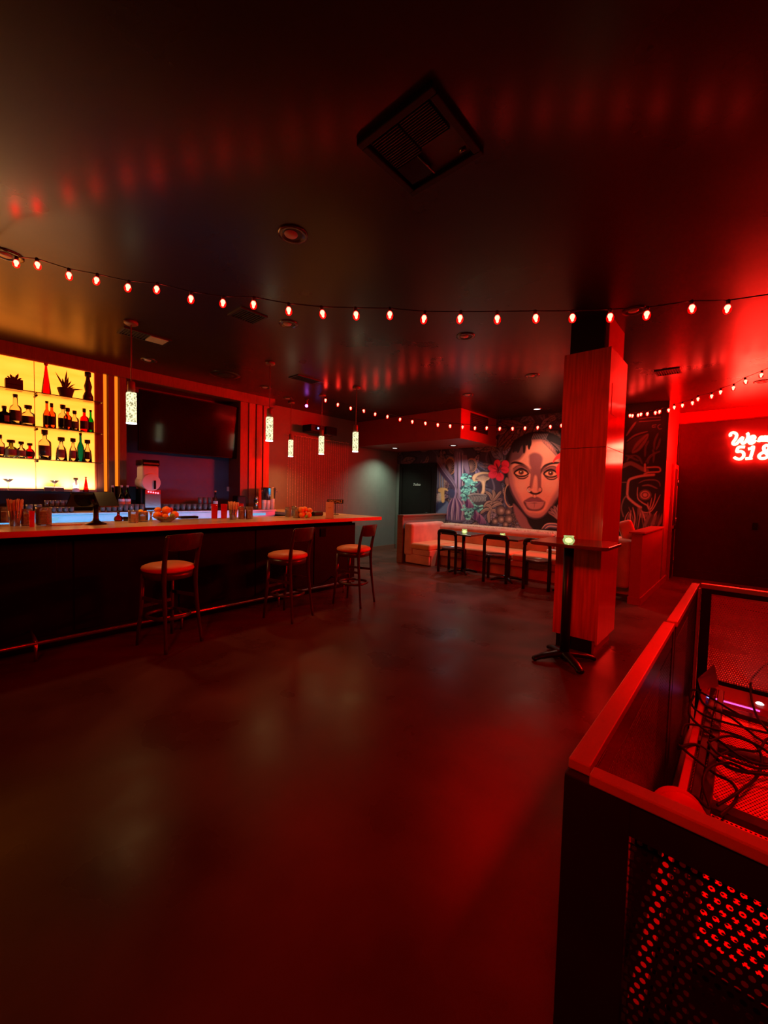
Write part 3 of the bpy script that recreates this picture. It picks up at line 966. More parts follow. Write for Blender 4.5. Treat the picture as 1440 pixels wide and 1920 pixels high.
    stroke(TM([(380, 1400), (400, 1500), (440, 1330)]), 1.8, P1)
    stroke(TM([(250, 1460), (300, 1530), (400, 1540), (470, 1470), (560, 1290)]), 1.8, P1)
    poly(TM([(250, 1470), (300, 1540), (380, 1570), (340, 1620), (270, 1610), (240, 1550)]), P2, 1)
    for k in range(13):
        x_ = 60 + k * 34
        stroke(TM([(x_ + rng.uniform(-60, 60), 1460 + rng.uniform(0, 80)), (x_, 1620), (x_ + rng.uniform(-30, 30), 1780)]), rng.uniform(1.0, 2.6), [P1, P2][k % 2])
    for k in range(5):
        poly(TM([(310 + k * 50, 1760), (360 + k * 50, 1620), (430 + k * 40, 1560), (400 + k * 45, 1680)]), [P2, P3][k % 2], .9)
    for k in range(2):
        stroke(TM([(260, 235 + k * -40), (400, 225 - k * 50), (560, 210 - k * 40)]), 1.4, P2, taper=False)
    for L_ in ([(500, 280), (450, 290), (450, 315), (490, 310)], [(560, 275), (525, 300), (545, 340), (580, 335)]):
        stroke(TM(L_), 1.4, P2, taper=False)
    # fine brush variation
    nz_ = rng.normal(1.0, 0.035, col_.shape[:2])[..., None]
    colr = np.clip(col_ * nz_ * 1.5, 0, 1)
    v = np.stack([GX, np.full_like(GX, gy), GZ], -1).reshape(-1, 3)
    i = np.arange(nz)[:, None] * (nx + 1) + np.arange(nx)[None, :]
    faces = np.stack([i, i + 1, i + nx + 2, i + nx + 1], -1).reshape(-1, 4)
    # leave the doorway clear
    cxm = GX[:-1, :-1].reshape(-1)
    czm = GZ[:-1, :-1].reshape(-1)
    faces = faces[~((cxm < -5.63) & (czm < 2.21))]
    me = bpy.data.meshes.new('mural')
    me.vertices.add(len(v))
    me.vertices.foreach_set('co', v.reshape(-1))
    me.loops.add(len(faces) * 4)
    me.loops.foreach_set('vertex_index', faces.reshape(-1))
    me.polygons.add(len(faces))
    me.polygons.foreach_set('loop_start', np.arange(len(faces)) * 4)
    me.polygons.foreach_set('loop_total', np.full(len(faces), 4))
    me.update()
    at = me.attributes.new('paint', 'FLOAT_COLOR', 'POINT')
    rgba = np.concatenate([colr.reshape(-1, 3), np.ones((len(v), 1))], 1)
    at.data.foreach_set('color', rgba.reshape(-1))
    me.materials.append(MT['mural_paint'])
    me.validate()
    o = bpy.data.objects.new('wall_mural', me)
    C.objects.link(o)
    tag(o, 'painted jungle mural with a large face, red hibiscus and hoop earring on the wall', 'mural')


make_mural()

# ------------------------------------------------------------ bar: counter, front, foot rail
tag(MB().box(-5.05, -4.24, -2.2, 4.70, 1.03, 1.08).box(-6.9, -5.05, 4.05, 4.70, 1.03, 1.08).build('bar_counter', 'counter_stone', bevel=0.004),
    'long pale stone bar counter top with a square edge', 'bar counter')
bf = thing('bar_cabinet', 'black panelled bar base under the pale stone counter', 'bar base', (-4.6, 0, 0))
MB().box(-0.05, 0.05, -2.2, 4.30, 0, 1.03).box(-2.3, 0.05, 4.28, 4.36, 0, 1.03).build('front_panel', 'bar_front', bf)
for k in range(7):
    y_ = -1.9 + k * 0.92
    MB().box(0.05, 0.06, y_, y_ + 0.80, 0.12, 0.98).build('raised_panel', 'bar_front', bf, bevel=0.005)
MB().box(0.055, 0.075, 3.72, 3.82, 0.80, 0.92).build('power_outlet', 'black_gloss', bf, bevel=0.003)
fr = thing('foot_rail', 'long brass foot rail on brackets along the black bar base', 'foot rail', (-4.28, 0, 0))
MB().tube([(0, -2.0, 0.15), (0, 4.12, 0.15)], 0.017, 10).build('rail', 'rail_brass', fr)
MB().ball((0, 4.14, 0.15), 0.026).build('end_knob', 'rail_brass', fr)
for y_ in (-0.6, 0.55, 1.70, 2.86, 3.95):
    MB().tube([(-0.27, y_, 0.19), (-0.10, y_, 0.19), (0, y_, 0.15), (0.01, y_, 0.08), (0.0, y_, 0.0)], [0.010, 0.010, 0.022, 0.010, 0.012], 8).build('bracket', 'rail_brass', fr)


# ------------------------------------------------------------ bar stools
def make_stool():
    t = thing('bar_stool', '', 'bar stool', group='bar stools along the counter')
    MB().lathe([(0, .688), (.19, .688), (.205, .70), (.208, .715), (.20, .735), (.16, .752), (.08, .762), (0, .764)], n=32, power=2.6).build('seat_cushion', 'orange_vinyl', t)
    MB().lathe([(0, .625), (.18, .625), (.192, .63), (.198, .686), (0, .688)], n=32, power=2.6).build('seat_frame', 'stool_wood', t)
    for s_ in (-1, 1):
        MB().tube([(-.15, s_ * .145, .66), (-.165, s_ * .155, .35), (-.19, s_ * .175, 0)], [.022, .020, .014], 6).build('leg', 'stool_wood', t)
        MB().tube(catmull([(.225, s_ * .185, 0), (.185, s_ * .165, .35), (.165, s_ * .160, .62), (.18, s_ * .165, .80), (.215, s_ * .170, .96), (.235, s_ * .172, 1.035)], 4), [.015] * 4 + [.019] * 4 + [.022] * 4 + [.020] * 4 + [.017] * 4 + [.013], 6).build('leg', 'stool_wood', t)
    # curved back board
    vs, fs = [], []
    n = 12
    for i in range(n + 1):
        q = -1 + 2 * i / n
        yy = q * .172
        bow = .045 * (1 - q * q)
        zt = 1.040 + .006 * (1 - q * q)
        zb = .905 - .012 * (1 - q * q) + (.02 if abs(q) > .95 else 0)
        for (th, lean) in ((-.011, 0), (.011, 0)):
            vs.append((.205 + bow + th, yy, zb))
            vs.append((.232 + bow + th, yy, zt))
    for i in range(n):
        a = i * 4
        b = a + 4
        fs += [(a, b, b + 1, a + 1), (a + 2, a + 3, b + 3, b + 2), (a + 1, b + 1, b + 3, a + 3), (a, a + 2, b + 2, b)]
    fs += [(0, 1, 3, 2), (n * 4, n * 4 + 2, n * 4 + 3, n * 4 + 1)]
    MB().add(vs, fs, True).build('backrest', 'stool_wood', t, bevel=.004)
    ring = [(0.178 * math.copysign(abs(math.cos(a)) ** .75, math.cos(a)), .162 * math.copysign(abs(math.sin(a)) ** .75, math.sin(a)), .275) for a in [2 * PI * k / 32 for k in range(33)]]
    MB().tube(ring, .013, 6, caps=False, flat=(1, 1.3)).build('foot_ring', 'stool_wood', t)
    for s_ in (-1, 1):
        MB().tube([(-.158, s_ * .150, .44), (.176, s_ * .163, .44)], .014, 4, flat=(.6, 1.5)).build('stretcher', 'stool_wood', t)
    MB().tube([(-.16, -.150, .36), (-.16, .150, .36)], .014, 4, flat=(.6, 1.5)).build('stretcher', 'stool_wood', t)
    return t


st0 = make_stool()
st0.location = (-3.97, 1.46, 0)
st0.rotation_euler = (0, 0, .27)
st0['label'] = 'bar stool with orange cushion standing alone near the fruit bowl end of counter'
dup(st0, (-3.89, 2.72, 0), .27, 'middle bar stool of three, orange cushion, in front of the oranges on the counter')
dup(st0, (-3.80, 3.68, 0), .27, 'bar stool with orange cushion at the open corner of the counter')


# ------------------------------------------------------------ pendant lamps
def make_pendant():
    t = thing('pendant_lamp', '', 'pendant lamp', group='glass cylinder pendants over the bar')
    MB().lathe([(0, -.03), (.05, -.03), (.062, -.02), (.064, 0), (0, 0)], n=24).build('canopy', 'brown_wood', t)
    MB().tube([(0, 0, -.03), (0, 0, -.60)], .006, 8).build('rod', 'brown_wood', t)
    MB().lathe([(0, -.59), (.028, -.59), (.034, -.60), (.036, -.70), (0, -.70)], n=24).build('socket_cap', 'brown_wood', t)
    g = MB().lathe([(0, -.702), (.044, -.702), (.046, -.71), (.046, -.995), (.043, -1.0), (0, -1.0)], n=28).build('glass_cylinder', 'seeded_glass', t)
    MB().lathe([(0, -.999), (.047, -1.001), (.047, -1.012), (0, -1.012)], n=28).build('glowing_rim', 'downlight_on', g)
    return t


pen = make_pendant()
PL = [((-4.68, 1.37), 'glass cylinder pendant hanging beside the glowing shelf panel'),
      ((-4.68, 2.96), 'glass cylinder pendant hanging over the counter at the orange wood slats'),
      ((-4.65, 4.49), 'glass cylinder pendant at the open corner of the counter, beside the soffit'),
      ((-5.50, 4.50), 'glass cylinder pendant hanging in front of the bead curtain and projector'),
      ((-6.42, 4.52), 'smallest looking glass cylinder pendant, close to the grey wall by the wood slats')]
for i, ((x_, y_), lb) in enumerate(PL):
    if i == 0:
        pen.location = (x_, y_, CZ)
        pen['label'] = lb
    else:
        dup(pen, (x_, y_, CZ), 0, lb)
    lamp('pendant_beam', 'SPOT', (x_, y_, CZ - 1.03), 22, (1.0, 0.50, 0.15), 0.04, aim=(x_, y_, 0), spot=165, blend=1.0)


# ------------------------------------------------------------ ceiling fittings
def downlight(x_, y_, z_, label, lit=False, r=.095):
    t = thing('recessed_downlight', label, 'downlight', (x_, y_, z_), 0, 'recessed downlights in the ceiling')
    MB().lathe([(r * .62, -.002), (r * .80, -.010), (r, -.008), (r, 0)], n=28).build('trim_ring', 'ring_chrome', t)
    MB().lathe([(0, .0), (r * .62, -.003)], n=28).build('lens', 'downlight_on' if lit else 'vent_dark', t)
    if not lit:
        MB().lathe([(0, -.012), (r * .40, -.010), (r * .46, -.002)], n=24, cx=-.008, cy=-.01).build('lamp_face', 'lens_reflection', t)
    return t


downlight(-2.26, 1.587, CZ, 'large looking unlit recessed downlight in the dark ceiling above the string lights')
downlight(-3.463, 2.392, CZ, 'unlit recessed downlight just below the bulb string beside the square vent')
downlight(-5.869, 1.92, CZ, 'small recessed downlight between the first pendant and the television')
downlight(-5.839, 3.615, CZ, 'small recessed downlight close to the second pendant rod by the slats')
downlight(-2.259, 3.735, CZ, 'dark recessed downlight under the middle of the long bulb string')
downlight(-0.813, 4.137, CZ, 'recessed downlight behind the bulb string beside the column top')
downlight(-2.261, 5.496, CZ, 'dark recessed downlight just beside the column, over the tables')
downlight(-3.496, 5.924, CZ, 'dark recessed downlight close to the red soffit corner')
downlight(-3.025, 7.64, CZ, 'lit white recessed downlight above the mural face', True)
downlight(-4.84, 7.64, 2.53, 'lit white downlight under the red soffit near the flower end of the mural', True)
downlight(-6.31, 7.40, 2.53, 'lit white downlight under the soffit shining down the grey wall', True)
downlight(-4.06, 0.40, CZ, 'recessed downlight at the anchored end of the long bulb string')
downlight(-6.20, 4.30, CZ, 'small dark recessed downlight by the far end of the bar, before the projector')
downlight(0.08, 7.60, CZ, 'recessed downlight in the bright red reflection above the neon sign')

t = thing('ceiling_speaker', 'round black recessed ceiling speaker with a pale halo over the television', 'speaker', (-5.708, 2.871, CZ))
MB().lathe([(.11, -.004), (.16, -.010), (.21, -.001), (.21, 0)], n=32).build('plaster_ring', 'ceiling_paint', t)
MB().lathe([(0, -.012), (.09, -.012), (.115, -.006), (.12, 0)], n=32).build('grille', 'vent_dark', t)


def vent(name, label, x0, x1, y0, y1, kind='slats', pale=False):
    cx, cy = (x0 + x1) / 2, (y0 + y1) / 2
    t = thing(name, label, 'ceiling vent', (cx, cy, CZ))
    a, b = (x1 - x0) / 2, (y1 - y0) / 2
    fw = .018
    m_ = 'vent_dark'
    MB().box(-a, a, -b, -b + fw, -.012, 0).box(-a, a, b - fw, b, -.012, 0).box(-a, -a + fw, -b + fw, b - fw, -.012, 0).box(a - fw, a, -b + fw, b - fw, -.012, 0).build('frame', m_, t)
    MB().box(-a + fw, a - fw, -b + fw, b - fw, -.002, 0).build('backing', 'black_paint', t)
    g = MB()
    n = int((2 * b) / .03) if b >= a else int((2 * a) / .03)
    for k in range(n):
        if b >= a:
            y_ = -b + fw + (2 * b - 2 * fw) * (k + .5) / n
            if pale and y_ > 0.02:
                continue
            g.box(-a + fw, a - fw, y_ - .004, y_ + .004, -.010, -.003)
        else:
            x_ = -a + fw + (2 * a - 2 * fw) * (k + .5) / n
            g.box(x_ - .004, x_ + .004, -b + fw, b - fw, -.010, -.003)
    g.build('louvres', 'vent_dark', t)
    if pale:
        MB().box(-a + fw * 1.6, a - fw * 1.6, .03, b - fw * 1.4, -.016, -.003).build('pale_filter', 'vent_pale', t, bevel=.002)
    return t


vent('ceiling_vent', 'rectangular ceiling vent with a lit tan half behind the first pendant rod', -5.11, -4.87, 1.36, 1.83, pale=True)
vent('ceiling_vent', 'small square ceiling vent beside the long bulb string', -3.74, -3.48, 1.90, 2.17)
vent('ceiling_vent', 'dark rectangular ceiling vent between the second and corner pendants', -5.05, -4.82, 3.50, 3.92)
vent('ceiling_vent', 'narrow ceiling vent in the red lit ceiling behind the column', -0.97, -0.70, 6.22, 6.48)

t = thing('ceiling_cassette', 'big square black ceiling air unit with slotted panels hanging open', 'air conditioner', (-1.23, 1.575, CZ))
MB().box(-.215, .215, -.215, -.18, -.03, 0).box(-.215, .215, .18, .215, -.03, 0).box(-.215, -.18, -.18, .18, -.03, 0).box(.18, .215, -.18, .18, -.03, 0).build('frame', 'black_paint', t, bevel=.004)
MB().box(-.18, .18, -.18, .18, -.004, 0).build('backing', 'vent_dark', t)
g = MB()
for k in range(14):
    q = -.165 + k * .0135
    g.box(-.16, -.005, q, q + .005, -.022, -.006)
g.build('slotted_panel', 'vent_dark', t)
g = MB()
for k in range(14):
    q = -.005 + k * .0125
    g.box(.005, .16, q - .16, q - .155, -.020, -.006)
g.build('slotted_panel', 'vent_dark', t)
MB().box(-.165, -.03, .02, .15, -.024, -.014).build('filter_flap', 'black_gloss', t, bevel=.003)
MB().tube([(.14, .12, -.03), (.17, .12, -.03)], .01).build('latch', 'ring_chrome', t)
MB().tube([(-.03, .015, -.026), (-.03, .155, -.026)], .004, 6).build('flap_edge', 'ring_chrome', t)


# ------------------------------------------------------------ string lights
def string_lights(name, label, pts, wire, dirs=None, size=1.0, sizes=None):
    t = thing(name, label, 'string lights', tuple(pts[0]))
    o_ = Vector(pts[0])
    MB().tube([Vector(p) - o_ for p in wire], .0035, 6).build('cord', 'black_metal', t)
    sock = MB().lathe([(0, .004), (.009, .004), (.011, -.002), (.011, -.022), (0, -.022)], n=10)
    ref = None
    for i, p in enumerate(pts):
        s_ = size * (sizes[i] if sizes else 1.0)
        tilt = (random.uniform(-.18, .18), random.uniform(-.18, .18))
        if ref is None:
            so = sock.build('socket', 'black_metal', t)
            bu = MB().lathe([(0, -.074), (.010, -.072), (.018, -.063), (.021, -.050), (.018, -.036), (.012, -.026), (.010, -.020)], n=12).build('bulb', 'bulb_red', t)
            co = MB().lathe([(0, -.069), (.0075, -.062), (.0085, -.052), (.0135, -.042), (.0145, -.035), (.010, -.026), (0, -.023)], n=10).build('filament', 'bulb_core', bu)
            ref = (so, bu, co)
        else:
            so, bu, co = [q.copy() for q in ref]
            for q in (so, bu, co):
                C.objects.link(q)
            so.parent = t
            bu.parent = t
            co.parent = bu
        for q in (so, bu):
            q.location = Vector(p) - o_
            q.rotation_euler = (tilt[0], tilt[1], 0)
            q.scale = (s_, s_, s_)
    return t


px1 = [(31, 484), (69, 487), (129, 506), (183, 516), (242, 529), (295, 533), (359, 549), (419, 558), (476, 559), (541, 571), (602, 577), (666, 579), (731, 580), (797, 586), (864, 586), (932, 586), (1003, 585), (1073, 585), (1144, 582), (1214, 578), (1297, 566), (1366, 565)]
p1 = []
for (a, b) in px1:
    s_ = 2.70 - 0.40 * (a - 69) / 1297
    p1.append(EYE + _ray(a, b - 2) * s_)
wire1 = [Vector((-3.95, 0.30, CZ - .002))] + p1 + [EYE + _ray(1440, 552) * 2.27, EYE + _ray(1700, 490) * 2.2]
string_lights('string_lights', 'long string of red bulbs sagging across the ceiling in front of the column', p1, wire1)
px2 = [(611, 748), (634, 756), (657, 763), (681, 768), (704, 774), (727, 779), (751, 784), (773, 788), (797, 791), (821, 794), (844, 796), (868, 798), (891, 800), (913.5, 800), (938, 801), (960.5, 801), (985, 800), (1008.7, 799), (1031.6, 797.5), (1054, 795)]
s2 = [6.74, 6.85, 6.95, 7.0, 7.0, 7.0, 6.85, 6.75, 6.7, 6.65, 6.6, 6.6, 6.6, 6.6, 6.6, 6.6, 6.6, 6.55, 6.55, 6.5]
p2 = [EYE + _ray(a, b - 3) * s_ for (a, b), s_ in zip(px2, s2)]
string_lights('string_lights', 'string of red bulbs hanging before the red soffit and the mural', p2, [Vector((-5.42, 4.35, CZ - .002))] + p2 + [EYE + _ray(1075, 790) * 6.5, Vector((-1.30, 4.72, 2.78))], size=1.15)
px3 = [(1181, 777), (1187, 777), (1197, 776), (1203, 774), (1215, 773), (1229, 771), (1238, 769), (1253, 766), (1264, 761), (1280, 757), (1298, 752), (1309, 745), (1335, 739), (1352, 731), (1376, 723), (1397, 711), (1429, 698), (1462, 684)]
p3 = []
for i, (a, b) in enumerate(px3):
    q = (a - 1181) / (1462 - 1181)
    s_ = 1 / ((1 - q) / 6.9 + q / 4.6)
    p3.append(EYE + _ray(a, b - 3) * s_)
string_lights('string_lights', 'string of red bulbs rising toward the neon sign from behind the column', p3, [p3[0] + Vector((-.1, .2, .15))] + p3 + [p3[-1] + Vector((.5, -1.2, .4))], size=1.15)
tag(MB().lathe([(0, -.03), (.012, -.03), (.02, -.012), (.03, 0), (0, 0)], n=14).build('ceiling_hook', 'ring_chrome', loc=(-3.95, 0.30, CZ)), 'small ceiling hook holding the end of the long bulb string', 'hook')

# ------------------------------------------------------------ neon sign
def neon_sign():
    t = thing('neon_sign', 'glowing red neon script sign on the dark maroon panelling', 'neon sign', (0, 9.40, 2.4))
    o_ = Vector((0, 9.40, 2.4))

    def T(L):
        return [on_y(1340 + x / 8.0, 660 + y / 8.0, 9.40) - o_ for x, y in L]
    letters = {
        'letter_w': [[(240, 1265), (235, 1235), (265, 1212), (305, 1215), (330, 1245), (315, 1300), (275, 1360), (290, 1385), (330, 1375), (385, 1310), (420, 1285), (405, 1340), (425, 1372), (460, 1350), (495, 1290), (500, 1235), (485, 1215)]],
        'letter_e': [[(500, 1350), (560, 1325), (600, 1290), (585, 1262), (545, 1275), (515, 1320), (525, 1365), (570, 1365), (612, 1320)]],
        'letter_m': [[(660, 1350), (675, 1300), (700, 1275), (722, 1285), (715, 1345)], [(722, 1300), (750, 1270), (775, 1285), (765, 1345)], [(772, 1300), (800, 1270), (825, 1285), (818, 1340), (845, 1335)]],
        'digit_5': [[(455, 1425), (360, 1430), (335, 1495), (395, 1490), (435, 1520), (430, 1570), (385, 1605), (330, 1600), (290, 1575)]],
        'digit_1': [[(500, 1455), (545, 1445), (580, 1420), (570, 1480), (535, 1590)], [(460, 1600), (530, 1595), (565, 1588)]],
        'ampersand': [[(860, 1600), (780, 1530), (740, 1460), (745, 1415), (790, 1400), (820, 1430), (790, 1480), (700, 1520), (665, 1560), (690, 1595), (760, 1590), (820, 1550), (850, 1500)]],
    }
    for n_, ss in letters.items():
        g = MB()
        for L in ss:
            pts = catmull(T(L), 5)
            g.tube(pts, .024, 8)
        g.build(n_, 'neon', t)
    g = MB()
    for L in ([(300, 1385), (310, 1430)], [(600, 1330), (560, 1430)], [(700, 1340), (745, 1415)]):
        a, b = T(L)
        g.tube([a + Vector((0, .02, 0)), b + Vector((0, .02, 0))], .004, 6)
    g.build('mounting_wire', 'black_metal', t)


neon_sign()

# ------------------------------------------------------------ back bar: panel, shelves, slats, television
XB = -6.50
tag(MB().box(-6.9, -6.46, -2.5, 4.20, 2.95, CZ).build('header_band', 'brown_wood'), 'brown wood fascia band along the ceiling above shelf panel and television', 'fascia', kind='structure')
bp = thing('backlit_panel', 'glowing yellow backlit wall panel behind the liquor shelves', 'light panel', (XB, 0, 0))
MB().box(-.02, 0, -2.4, 1.465, 1.40, 2.945).build('acrylic_sheet', 'backlit_acrylic', bp)
MB().box(-.30, .03, 1.465, 1.485, 1.37, 2.95).box(-.02, .03, -2.4, 1.465, 2.935, 2.95).box(-.30, .03, -2.4, 1.465, 1.37, 1.40).build('frame', 'orange_wood', bp, bevel=.002)
MB().box(-.35, -.02, -2.4, 1.465, 1.38, 2.95).build('rear_box', 'black_paint', bp)
MB().tube([(.012, .862, 1.40), (.012, .862, 2.935)], .0035, 8).build('support_rod', 'orange_wood', bp)
SH = [2.530, 2.132, 1.752]
SN = ['topmost glass shelf on the glowing panel, with plants', 'middle glass shelf on the glowing panel, with coloured bottles', 'lowest glass shelf on the glowing panel, with clear bottles']
for z_, lb in zip(SH, SN):
    t = thing('glass_shelf', lb, 'glass shelf', (XB + .15, 0, z_), 0, 'glass shelves on the glowing panel')
    MB().box(-.115, .12, -2.3, 1.50, -.010, 0).build('glass_board', 'shelf_glass', t)
    MB().box(.12, .123, -2.3, 1.50, -.010, 0).build('front_edge', 'shelf_edge', t)
    for y_ in (-.1, .862):
        MB().tube([(-.148, y_, -.02), (.0, y_, -.02)], .012, 8).build('bracket', 'cork_dark', t)
sp = thing('slat_wall_panel', 'brown wood slat wall panel with two glowing amber light slots', 'wall panel', (XB, 0, 0))
MB().box(-.38, .02, 1.485, 1.565, 0.95, 2.95).box(-.38, .02, 1.622, 1.695, 0.95, 2.95).box(-.38, .02, 1.752, 1.835, 0.95, 2.95).build('wood_boards', 'brown_wood', sp, bevel=.003)
for y_ in (1.565, 1.695):
    MB().box(-.03, -.01, y_ + .012, y_ + .045, 1.38, 2.95).build('light_slot', 'slat_led', sp)
sp = thing('slat_wall_panel', 'orange lit wood slat wall panel at the far side of the television', 'wall panel', (XB, 0, 0))
MB().box(-.38, .02, 3.70, 3.82, 0.9, 2.95).box(-.38, .02, 3.845, 3.955, 0.9, 2.95).box(-.38, .02, 3.98, 4.10, 0.9, 2.95).build('wood_boards', 'orange_wood', sp, bevel=.003)
MB().box(-.38, -.03, 3.70, 4.10, 0.9, 2.95).build('dark_backing', 'black_paint', sp)
tag(MB().box(-6.9, -6.50, 3.55, 3.70, 0.9, 2.95).build('wall_return', 'brown_wood'), 'dark brown wood return between television niche and orange slats', 'wall panel', kind='structure')

tv = thing('television', 'large black wall television reflecting red lights above the back bar', 'television', (-6.60, 2.80, 2.40))
tv.rotation_euler = (0, math.radians(4), 0)
MB().box(-.05, 0, -.77, .77, -.42, .46).build('housing', 'black_paint', tv, bevel=.006)
MB().box(0, .006, -.755, .755, -.405, .445).build('screen', 'screen_black', tv)
MB().box(-.26, -.05, -.2, .2, -.2, .2).build('wall_bracket', 'black_metal', tv)

# back counter
bc = thing('back_counter', 'stainless back bar counter with blue light glowing below its top', 'counter', (-6.9, 0, 0))
MB().box(0, .93, -2.2, 3.93, 1.10, 1.125).build('worktop', 'dull_steel', bc, bevel=.003)
MB().box(0, .86, -2.2, 3.93, 0, 1.02).build('cabinet_body', 'dull_steel', bc, bevel=.003)
MB().box(.86, .885, -2.2, 3.93, 1.02, 1.10).build('upper_rail', 'dull_steel', bc)
for k, (a, b) in enumerate([(-0.3, 0.66), (0.70, 1.42), (1.46, 2.25), (2.30, 3.05), (3.10, 3.88)]):
    f_ = MB().box(.86, .88, a, b, .62, .99).build('door', 'dull_steel', bc, bevel=.003)
    MB().box(.88, .90, a + .08, b - .08, .95, .965).build('handle', 'chrome', f_)
MB().box(0, .40, -2.2, 1.69, 1.125, 1.37).build('riser', 'black_paint', bc)
for (a, b) in ((0.72, 1.00), (3.3, 3.75)):
    MB().box(.885, .89, a, b, 1.03, 1.07).build('glow_strip', 'blue_glow', bc)


# ------------------------------------------------------------ bottles
def bottle_prof(kind, h, r):
    if kind == 'slim':
        return [(0, 0), (r, 0), (r, h * .50), (r * .8, h * .58), (r * .36, h * .70), (r * .33, h * .92), (0, h * .92)], .92
    if kind == 'tall':
        return [(0, 0), (r, 0), (r, h * .52), (r * .85, h * .60), (r * .42, h * .66), (r * .38, h * .90), (0, h * .90)], .90
    if kind == 'round':
        return [(0, 0), (r * .7, 0), (r, h * .25), (r, h * .42), (r * .7, h * .58), (r * .30, h * .66), (r * .28, h * .84), (0, h * .84)], .84
    if kind == 'squat':
        return [(0, 0), (r, 0), (r, h * .55), (r * .9, h * .62), (r * .36, h * .70), (r * .34, h * .84), (0, h * .84)], .84
    if kind == 'cone':
        return [(0, 0), (r, 0), (r * .95, h * .12), (r * .30, h * .80), (r * .22, h * .93), (0, h * .93)], .93
    if kind == 'waist':
        return [(0, 0), (r, 0), (r * .95, h * .18), (r * .55, h * .34), (r * .75, h * .52), (r * .40, h * .74), (r * .35, h * .84), (0, h * .84)], .84
    if kind == 'bell':
        return [(0, 0), (r, 0), (r * .92, h * .3), (r * .78, h * .52), (r * .32, h * .70), (r * .3, h * .84), (0, h * .84)], .84
    return [(0, 0), (r, 0), (r, h), (0, h)], 1


def bottle(px, topy, wpx, z_, kind, m, label, lab=None, cap='cork_dark', x_=-6.37, square=False, group=None, capr=1.4, labw=1.0):
    # position along the shelf and size read from the photograph, converted once into metres
    P_ = on_x(px, 800, x_)
    y_ = P_.y
    # height: find z of the top at this y
    lo, hi = z_, z_ + 1.0
    for _ in range(30):
        md = (lo + hi) / 2
        V = Vector((x_, y_, md)) - EYE
        py = 960 - F * V.dot(_u) / V.dot(_f)
        if py > topy:
            lo = md
        else:
            hi = md
    h = lo - z_
    V = Vector((x_, y_, z_)) - EYE
    r = wpx * V.dot(_f) / F / 2
    # px at shelf height shifts a little with the camera roll; refine y
    V = Vector((x_, y_, z_ + h / 2)) - EYE
    pxn = 720 + F * V.dot(_r) / V.dot(_f)
    y_ += (px - pxn) * 0.0052
    t = thing('bottle' if kind != 'jar' else 'jar', label, 'bottle', (x_, y_, z_), 0, group)
    prof, ct = bottle_prof(kind, h, r)
    pw = 5 if square else None
    MB().lathe(prof, n=20, power=pw).build('glass_body', m, t)
    rn = max(r * .30, .008)
    MB().lathe([(0, h * ct), (rn * capr * .8, h * ct), (rn * capr, h * (ct + .02)), (rn * capr, h), (0, h)], n=12).build('stopper', cap, t)
    if lab:
        lz0, lz1 = (h * .13, h * .47)
        vs, fs = [], []
        n = 9
        for i in range(n + 1):
            a = -1.15 * labw + 2.3 * labw * i / n
            if square:
                rr = r * 1.03 / max(abs(math.cos(a)), abs(math.sin(a))) * .96
                rr = min(rr, r * 1.2)
            else:
                rr = r * 1.03
            for zz in (lz0, lz1):
                vs.append((rr * math.cos(a - .25), rr * math.sin(a - .25), zz))
        for i in range(n):
            fs.append((2 * i, 2 * i + 2, 2 * i + 3, 2 * i + 1))
        MB().add(vs, fs, True).build('label', lab, t)
    return t


G1, G2 = 'bottles on the middle glass shelf', 'bottles on the lowest glass shelf'
B = SH[1]
bottle(8, 761, 17, B, 'squat', 'bottle_dark', 'dark bottle with a pale diagonal label at the frame edge of the middle shelf', 'label_grey', square=True, group=G1)
bottle(29, 739, 17, B, 'tall', 'bottle_clear', 'tallest clear bottle with grey label on the middle glass shelf', 'label_grey', square=True, group=G1)
bottle(53, 760, 19, B, 'squat', 'bottle_clear', 'squat clear bottle with pour spout and dark label, middle shelf before the rod', 'label_grey', square=True, group=G1, capr=2)
bottle(88, 752, 12, B, 'slim', 'bottle_amber', 'orange bottle with tall neck on the middle shelf just past the rod', 'label_dark', group=G1, x_=-6.40)
bottle(97, 756, 12, B, 'squat', 'bottle_amber', 'bottle with a black square label standing against the orange bottle', 'label_dark', square=True, group=G1, x_=-6.31)
bottle(118, 759, 14, B, 'squat', 'bottle_clear', 'clear bottle with dark label and flared stopper, middle shelf', 'label_dark', square=True, group=G1, x_=-6.40, capr=2)
bottle(127, 765, 13, B, 'squat', 'bottle_amber', 'short reddish bottle leaning close in front of the flared stopper bottle', 'label_dark', group=G1, x_=-6.31, capr=1.8)
bottle(140, 770, 12, B, 'squat', 'bottle_clear', 'short clear bottle with grey label between the amber and red bottles', 'label_grey', square=True, group=G1, capr=1.8)
bottle(158, 766, 13, B, 'squat', 'bottle_red', 'bright red bottle with violet band on the middle shelf', 'label_grey', square=True, group=G1)
bottle(170, 769, 10, B, 'slim', 'bottle_green', 'bright green bottle at the end of the middle shelf', 'label_dark', group=G1)
B = SH[2]
bottle(1, 815, 12, B, 'squat', 'bottle_clear', 'clear bottle cut by the frame edge on the lowest shelf', 'label_grey', square=True, group=G2)
bottle(21, 825, 22, B, 'round', 'bottle_olive', 'round flask bottle with crescent shaped dark glass on the lowest shelf', 'label_grey', group=G2, capr=1.8)
bottle(40, 828, 15, B, 'round', 'bottle_clear', 'small round clear bottle with banded label on the lowest shelf', 'label_grey', group=G2, x_=-6.34, capr=1.8)
bottle(56, 831, 15, B, 'round', 'bottle_red', 'small red bottle beside the rod on the lowest shelf', 'label_dark', group=G2, capr=1.8)
bottle(84, 806, 18, B, 'squat', 'bottle_clear', 'big bottle with tall pour spout and large grey label on the lowest shelf', 'label_grey', square=True, group=G2, capr=1.8)
